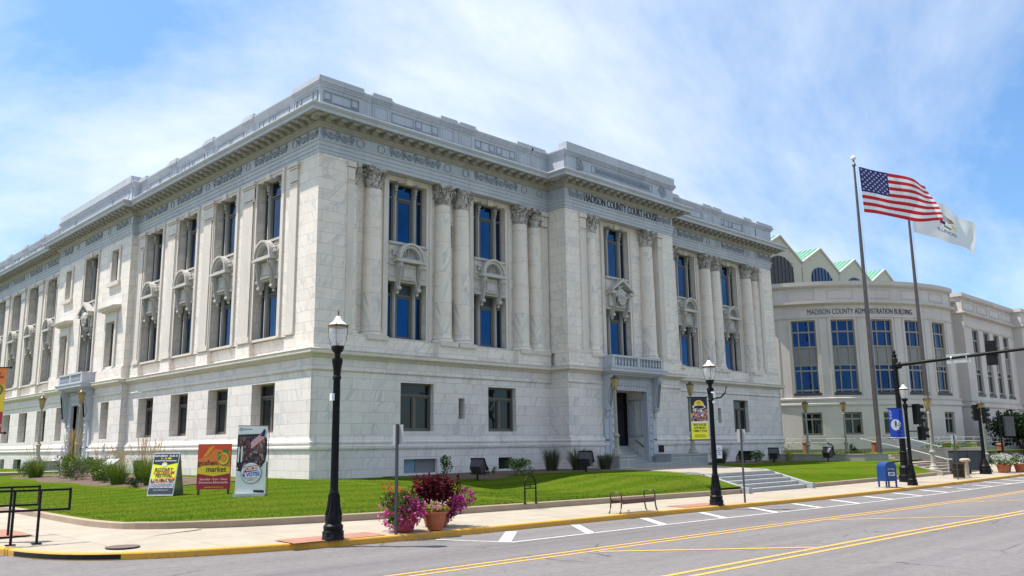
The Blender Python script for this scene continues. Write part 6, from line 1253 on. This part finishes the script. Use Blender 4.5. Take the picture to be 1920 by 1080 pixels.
grasstuft('feathery grass clump at the far left end of the side garden bed', 16.6,59.2,.75,1.35,1,10); shrub('shrub', 'small round shrub at the left tip of the garden bed', 16.5,61.3,.6,.9,seed=2,grp=GP)
grasstuft('tall feathery grass with the fullest straw plumes, before the far lamp block', 17.7,56.5,.6,1.7,3,40); shrub('flowering_shrub', 'shrub dotted with yellow blossoms left of the garden centre', 17.0,55.0,.85,1.25,'leaf',700,.06,4,GP,'hyd',120)
shrub('shrub', 'dull silvery mound in the middle of the garden bed', 16.4,51.4,1.05,.95,'reed_d',900,.05,5,GP); shrub('shrub', 'deep green leafy shrub close behind the silvery mound', 18.6,54.0,1.1,1.2,'leaf',900,.06,6,GP); shrub('shrub', 'bright yellow green bush beside the slanted plaque', 18.2,51.0,.8,1.05,'leaf_y',700,.05,7,GP)
grasstuft('grass clump with thin plumes just left of the slanted plaque', 16.9,48.9,.75,1.25,8,14); shrub('flowering_shrub', 'low blossoming shrub right of the slanted plaque', 16.2,46.2,.7,1.0,'leaf',600,.06,9,GP,'hyd',70); shrub('shrub', 'loose pale green plant behind the low blossoming shrub', 18.4,46.4,.7,.9,'leaf_y',400,.05,10,GP)
grasstuft('dense grass clump with thin arching plumes, third from the sandwich board', 15.9,43.6,.65,1.15,11,22); grasstuft('dense grass clump with tall plumes behind its neighbour', 17.0,43.4,.7,1.4,12,26); grasstuft('broad bright grass clump directly left of the sandwich board', 16.4,40.6,.85,1.25,13,24,n=600)
shrub('shrub', 'low dark creeping juniper at the right end of the garden bed', 15.4,40.0,.6,.45,'leaf_d',500,.04,14,GP); shrub('shrub', 'second low dark juniper behind the sandwich board', 15.6,38.9,.5,.4,'leaf_d',400,.04,15,GP)
t = thing('plaque_stand', 'slanted grey metal plaque on a dark stand in the garden bed', 'plaque', (17.9,50.6,g(17.6,50)), R_(-75)); mb = MB(); mb.box(-.35,.35,-.1,.25,0,.7); obj('stand', mb, M['flood'], t); mb = MB(); mb.add([(-.5,-.3,.7),(.5,-.3,.7),(.5,.3,1.1),(-.5,.3,1.1),(-.5,-.3,.64),(.5,-.3,.64),(.5,.3,1.04),(-.5,.3,1.04)], [(0,1,2,3),(4,7,6,5),(0,4,5,1),(1,5,6,2),(2,6,7,3),(3,7,4,0)]); obj('face_plate', mb, M['greysign'], t)
GF = 'planting against the front wall'
shrub('shrub', 'loose leafy shrub below the ground floor window left of the first floodlight', 28.1,33.4,.42,1.0,'leaf',260,.07,20,GF); 
def cone(label, x, y, r_, h, seed):
    t = thing('conifer', label, 'shrub', (x,y,g(x,y)), group=GF); mb = MB(); r = random.Random(seed)
    for _ in range(900): f = r.random()**.8; a = r.uniform(0,2*PI); rr_ = r_*(1-f**1.6)*r.uniform(.85,1.05)*(1 if f > .12 else .8); leaf(mb, (rr_*math.cos(a), rr_*math.sin(a), .05+f*h), .04, r)
    obj('foliage', mb, M['leaf_d'], t, recalc=False); mb = MB(); mb.tube([(0,0,-.05),(0,0,h*.8)], .03, 5); obj('trunk', mb, M['bark'], t)
cone('small dark cone shaped evergreen right of the first floodlight', 30.5,33.2,.3,.68,21); shrub('shrub', 'wide green bush below the louvred basement vent', 31.5,31.9,.85,.78,'leaf',800,.06,22,GF); shrub('shrub', 'small sprig of green beside the first conifer', 31.6,33.6,.25,.4,'leaf',120,.04,23,GF)
grasstuft('tall dull grass clump near the inner corner of the front wall', 36.2,33.7,.6,1.45,24,0,'reed_d'); grasstuft('wide dull grass clump behind the second floodlight', 37.6,32.8,.85,1.4,25,0,'reed_d',600); grasstuft('dull grass clump beside the small lamp block', 39.4,32.4,.55,1.05,26,0,'reed_d'); grasstuft('dull grass clump right of the long marble block', 53.6,33.6,.8,1.25,27,0,'reed_d',520)
cone('small dark cone shaped evergreen before the right basement opening', 55.4,33.0,.38,.85,28); shrub('shrub', 'green leafy bush right of the basement opening', 56.6,32.4,.7,.95,'leaf',600,.06,29,GF); shrub('flowering_shrub', 'slim shrub with red tips at the far right corner of the courthouse', 60.8,32.2,.55,1.0,'leaf_y',350,.06,30,GF,'redfl',14); shrub('shrub', 'low pale ground plant before the right corner of the courthouse', 59.3,32.6,.6,.45,'reed_d',300,.04,31,GF)
def flood(label, x, y, rz, s=1):
    t = thing('floodlight', label, 'floodlight', (x,y,g(x,y)), R_(rz-35), 'black floodlights on the front lawn'); mb = MB()
    M3 = Matrix.Rotation(R_(-35), 3, 'X'); v = [(-.26,-.2,-.24),(.26,-.2,-.24),(.2,.2,-.18),(-.2,.2,-.18),(-.26,-.2,.24),(.26,-.2,.24),(.2,.2,.18),(-.2,.2,.18)]; v = [tuple(M3 @ Vector(p)+Vector((0,0,.48))) for p in v]; mb.add(v, [(0,3,2,1),(4,5,6,7),(0,1,5,4),(1,2,6,5),(2,3,7,6),(3,0,4,7)]); obj('housing', mb, M['flood'], t)
    v = [(-.29,-.22,-.27),(.29,-.22,-.27),(.29,-.19,-.27),(-.29,-.19,-.27),(-.29,-.22,.27),(.29,-.22,.27),(.29,-.19,.27),(-.29,-.19,.27)]; v = [tuple(M3 @ Vector(p)+Vector((0,0,.48))) for p in v]; mb = MB(); mb.add(v, [(0,3,2,1),(4,5,6,7),(0,1,5,4),(1,2,6,5),(2,3,7,6),(3,0,4,7)]); obj('rim', mb, M['black'], t)
    mb = MB(); mb.tube([(0,0,-.1),(0,0,.3)], .04, 6); mb.tube([(-.3,0,.48),(-.3,0,.25),(.3,0,.25),(.3,0,.48)], .02, 5); obj('bracket', mb, M['black'], t); t.scale = (s*1.3,)*3
flood('black floodlight on the lawn under the slit window, first from the left', 28.5,31.5,150); flood('black floodlight among the dull grass, second from the left', 35.9,30.9,150, 1.05); flood('black floodlight by the right basement opening, third from the left', 58.2,31.9,150); flood('black floodlight alone on the right lawn', 60.6,28.9,120)
# mulch beds
def bed(name, pts, far, dz=.03):
    mb = MB(); n = 6; vs = []
    for (x,y),(fx,fy) in zip(pts, far):
        for j in range(n+1): t = j/n; px = x+(fx-x)*t; py = y+(fy-y)*t; vs.append((px,py,g(px,py)+dz*min(1,j+.3*0+ (0 if j else -.5))))
    k = n+1; mb.add(vs, [(i*k+j,(i+1)*k+j,(i+1)*k+j+1,i*k+j+1) for i in range(len(pts)-1) for j in range(n)]); return struct(name, mb, M['mulch'], recalc=False)
r = random.Random(4)
fx = [26.2+k*.5 for k in range(29)]; fy = [34.8-min(1,max(0,(x-26.2)/2.5))*3.2-.5*math.sin(x*.9) if x < 33 else 31.3-.6*math.sin(x*.7)-(x-33)*.1 for x in fx]
bed('mulch_bed', list(zip(fx,fy)), [(x,36.2) for x in fx])
fx = [51.6+k*.6 for k in range(21)]; bed('mulch_bed', [(x,31.6+.5*math.sin(x)) for x in fx], [(x,36.2) for x in fx])
fy = [38.2+k for k in range(25)]; bed('mulch_bed', [(15.0+.25*math.sin(y*.8)+max(0,(y-52)*.08),y) for y in fy], [(20.2,y) for y in fy])
shrub('hedge', 'low yellow green hedge on top of the left planter wall', 66.2,30.2,1.7,.55,'leaf_y',1500,.06,40,None,z=1.0); shrub('hedge', 'row of small green bushes on top of the right planter wall', 73.5,25.4,2.4,.9,'leaf',1600,.07,41,None,z=1.2); shrub('shrub', 'small dark conifer rising above the yellow green hedge', 69.5,31.0,.45,1.1,'leaf_d',400,.06,42,None,z=1.0)
shrub('shrub', 'bright green leafy bush on the lawn right of the short signal post', 77.5,24.4,.95,1.5,'leaf_y',500,.1,43,None,z=.6); shrub('shrub', 'small bright sapling above the charcoal cabinet', 69.2,22.9,.45,1.2,'leaf_y',200,.07,44,None,z=.85)
# tree at the right edge
t = thing('tree', 'dark spreading tree in front of the office wing at the right edge', 'tree', (100.4,26.6,.4)); mb = MB(); clump(mb, (0,0,2.7), 4.4, 3.4, 2.5, 7000, .16, 50, .5, 16); obj('crown', mb, M['leaf_d'], t, recalc=False); mb = MB()
for k in range(6): a = k*1.05; mb.tube([(0,0,-.3),(.1*math.cos(a),.1*math.sin(a),.8),(1.3*math.cos(a),1.3*math.sin(a),2.6),(2.2*math.cos(a),2.2*math.sin(a),3.6)], .14, 6, .03)
obj('trunk', mb, M['bark'], t)
t = thing('tree', 'unseen leafy tree added across the road for window reflections, first from the left', 'tree', (-22,-14,0), group='unseen trees added across the road for window reflections'); mb = MB(); clump(mb, (0,0,7), 4.6, 4.6, 4.2, 3800, .3, 151, .5, 14); obj('crown', mb, M['leaf'], t, recalc=False); mb = MB(); mb.tube([(0,0,-.3),(0,0,2.5),(.3,.1,6)], .28, 8, .1)  # unseen trees behind the camera, added so the window glass has something to reflect
for k in range(5): a = k*1.26; mb.tube([(0,0,2.6),(1.2*math.cos(a),1.2*math.sin(a),4.6),(2.4*math.cos(a),2.4*math.sin(a),7)], .13, 5, .03)
obj('trunk', mb, M['bark'], t)
for x_, y_, sc_, lb in ((-9,-19,1.15,'second from the left'),(6,-15,.95,'third from the left'),(21,-20,1.2,'fourth from the left'),(38,-16,1.05,'fifth from the left'),(-34,2,1.1,'standing beyond the crossing street')): dup(t, (x_,y_,0), x_, 'unseen leafy tree added across the road for window reflections, '+lb, scale=sc_)
# planters
def pot(mb, r0, r1, h): mb.lathe([(r0*.9,0),(r0,.02),(r1*.97,h*.85),(r1*1.08,h*.86),(r1*1.1,h),(r1*.98,h),(r1*.95,h*.9),(.01,h*.9)], n=24); return mb
z0 = zs(14)+.17
t = thing('flower_pot', 'large pot hidden under magenta petunias, behind the sign post', 'planter', (13.85,18.15,z0)); obj('pot', pot(MB(),.25,.36,.5), M['terracotta'], t, smooth=40)
mb = MB(); clump(mb, (0,0,.58), .64, .64, .58, 1700, .055, 60, .4, 10); obj('foliage', mb, M['leaf'], t, recalc=False); mb = MB(); clump(mb, (0,0,.5), .66, .66, .6, 1800, .046, 61, .9, 12); obj('petals', mb, M['mag'], t, recalc=False)
mb = MB(); clump(mb, (0,0,1.0), .6, .6, .3, 90, .04, 62, .8, 5); obj('petals', mb, M['redfl'], t, recalc=False)
t = thing('flower_pot', 'pot overflowing with tall burgundy foliage and purple flowers', 'planter', (15.3,18.6,z0)); obj('pot', pot(MB(),.3,.42,.5), M['terracotta'], t, smooth=40)
mb = MB(); r = random.Random(63)
for k in range(60):
    a = r.uniform(0,2*PI); q = .55*math.sqrt(r.random()); bx, by = q*math.cos(a), q*math.sin(a); hh = r.uniform(1.15,1.5)-.25*q
    for j in range(46): f = j/46; leaf(mb, (bx*(1+.25*f)+r.gauss(0,.035), by*(1+.25*f)+r.gauss(0,.035), .55+f*(hh-.55)), .062, r, .8)
obj('foliage', mb, M['burg'], t, recalc=False); mb = MB(); clump(mb, (.45,-.35,.55), .55, .55, .55, 1900, .046, 64, .6, 8); obj('petals', mb, M['purp'], t, recalc=False); mb = MB(); clump(mb, (.1,-.1,.6), .6, .6, .35, 500, .05, 65); obj('leaves', mb, M['leaf_y'], t, recalc=False)
t = thing('flower_pot', 'terracotta pot with yellow green leaves and pink blooms in front', 'planter', (14.65,17.85,z0)); obj('pot', pot(MB(),.2,.29,.46), M['terracotta'], t, smooth=40); mb = MB(); clump(mb, (0,0,.53), .42, .42, .2, 700, .045, 66, .4, 7); obj('foliage', mb, M['leaf_y'], t, recalc=False); mb = MB(); clump(mb, (0,0,.62), .32, .32, .16, 90, .04, 67, .7, 5); obj('petals', mb, M['pinkw'], t, recalc=False)
for k, (x, y, lb) in enumerate(((66.0,18.95,'leftmost of three terracotta pots with white flowers on the far pavement'),(67.6,19.3,'middle one of three terracotta pots with white flowers on the far pavement'),(67.9,18.4,'rightmost of three terracotta pots with white flowers, at the right edge'))):
    t = thing('flower_pot', lb, 'planter', (x,y,zs(x)+.18), group='white flower pots on the far pavement'); obj('pot', pot(MB(),.32,.42,.55), M['terracotta'], t, smooth=40); mb = MB(); clump(mb, (0,0,.75), .75, .75, .45, 700, .07, 70+k, .4, 8); obj('foliage', mb, M['leaf'], t, recalc=False); mb = MB(); clump(mb, (0,0,.85), .8, .8, .45, 450, .055, 80+k, .9, 8); obj('petals', mb, M['whitefl'], t, recalc=False)
mb = MB(); mb.ball((22.95,17.95,zs(23)+.2), .05, 5, .5); mb.ball((23.02,17.98,zs(23)+.2), .04, 5, .5); tag(obj('litter', mb, M['white']), 'small scrap of white litter under the bench', 'litter')
t = thing('wall_light', 'small black post lamp hook beside the first plaza lamp', 'post', (67.3,31.6,.95)); mb = MB(); mb.tube([(0,0,0),(0,0,.95),(-.1,.1,1.15),(-.35,.3,1.2)], .05, 6); obj('post_body', mb, M['black'], t)
# blades of grass near the camera
rng = np.random.default_rng(3); n = 150000
px = rng.uniform(8.9, 36, n); py = 21.05+(rng.random(n)**1.5)*34; 
keep = (px > 22) & (py < 34.5) | (px < 21.5); lim = np.array([min((abs(px[i]-x)+abs(py[i]-y)) for x, y in ((0,0),)) for i in range(1)])
le = np.array(edge); 
ex = np.interp(py, [p[1] for p in edge[::-1] if p[1] < 60], [p[0] for p in edge[::-1] if p[1] < 60]); keep &= px > ex+.12
eyy = np.interp(px, [p[0] for p in edge if p[0] > 8.9], [p[1] for p in edge if p[0] > 8.9]); keep &= py > eyy+.1
keep &= ~(px > 33.5); keep &= ~((px > 26) & (py > 31)); keep &= ~((px > 14.6) & (py > 38)); px = px[keep]; py = py[keep]; n = len(px)
pz = np.array([g(a, b) for a, b in zip(px, py)]); h = rng.uniform(.02, .045, n); a = rng.uniform(0, 2*np.pi, n); wv = .006; lx = rng.normal(0, .02, n); ly = rng.normal(0, .02, n)
V = np.empty((n,3,3)); V[:,0] = np.stack([px-wv*np.cos(a), py-wv*np.sin(a), pz-.01], 1); V[:,1] = np.stack([px+wv*np.cos(a), py+wv*np.sin(a), pz-.01], 1); V[:,2] = np.stack([px+lx, py+ly, pz+h], 1)
me = bpy.data.meshes.new('grass_blades'); me.vertices.add(n*3); me.vertices.foreach_set('co', V.ravel()); me.loops.add(n*3); me.loops.foreach_set('vertex_index', np.arange(n*3, dtype=np.int32)); me.polygons.add(n); me.polygons.foreach_set('loop_start', np.arange(0, n*3, 3, dtype=np.int32)); me.polygons.foreach_set('loop_total', np.full(n, 3, dtype=np.int32)); me.update(); me.validate()
o = obj('grass_blades', me, M['grassb']); tag(o, 'short mown grass blades on the lawn before the courthouse', 'grass', kind='stuff')
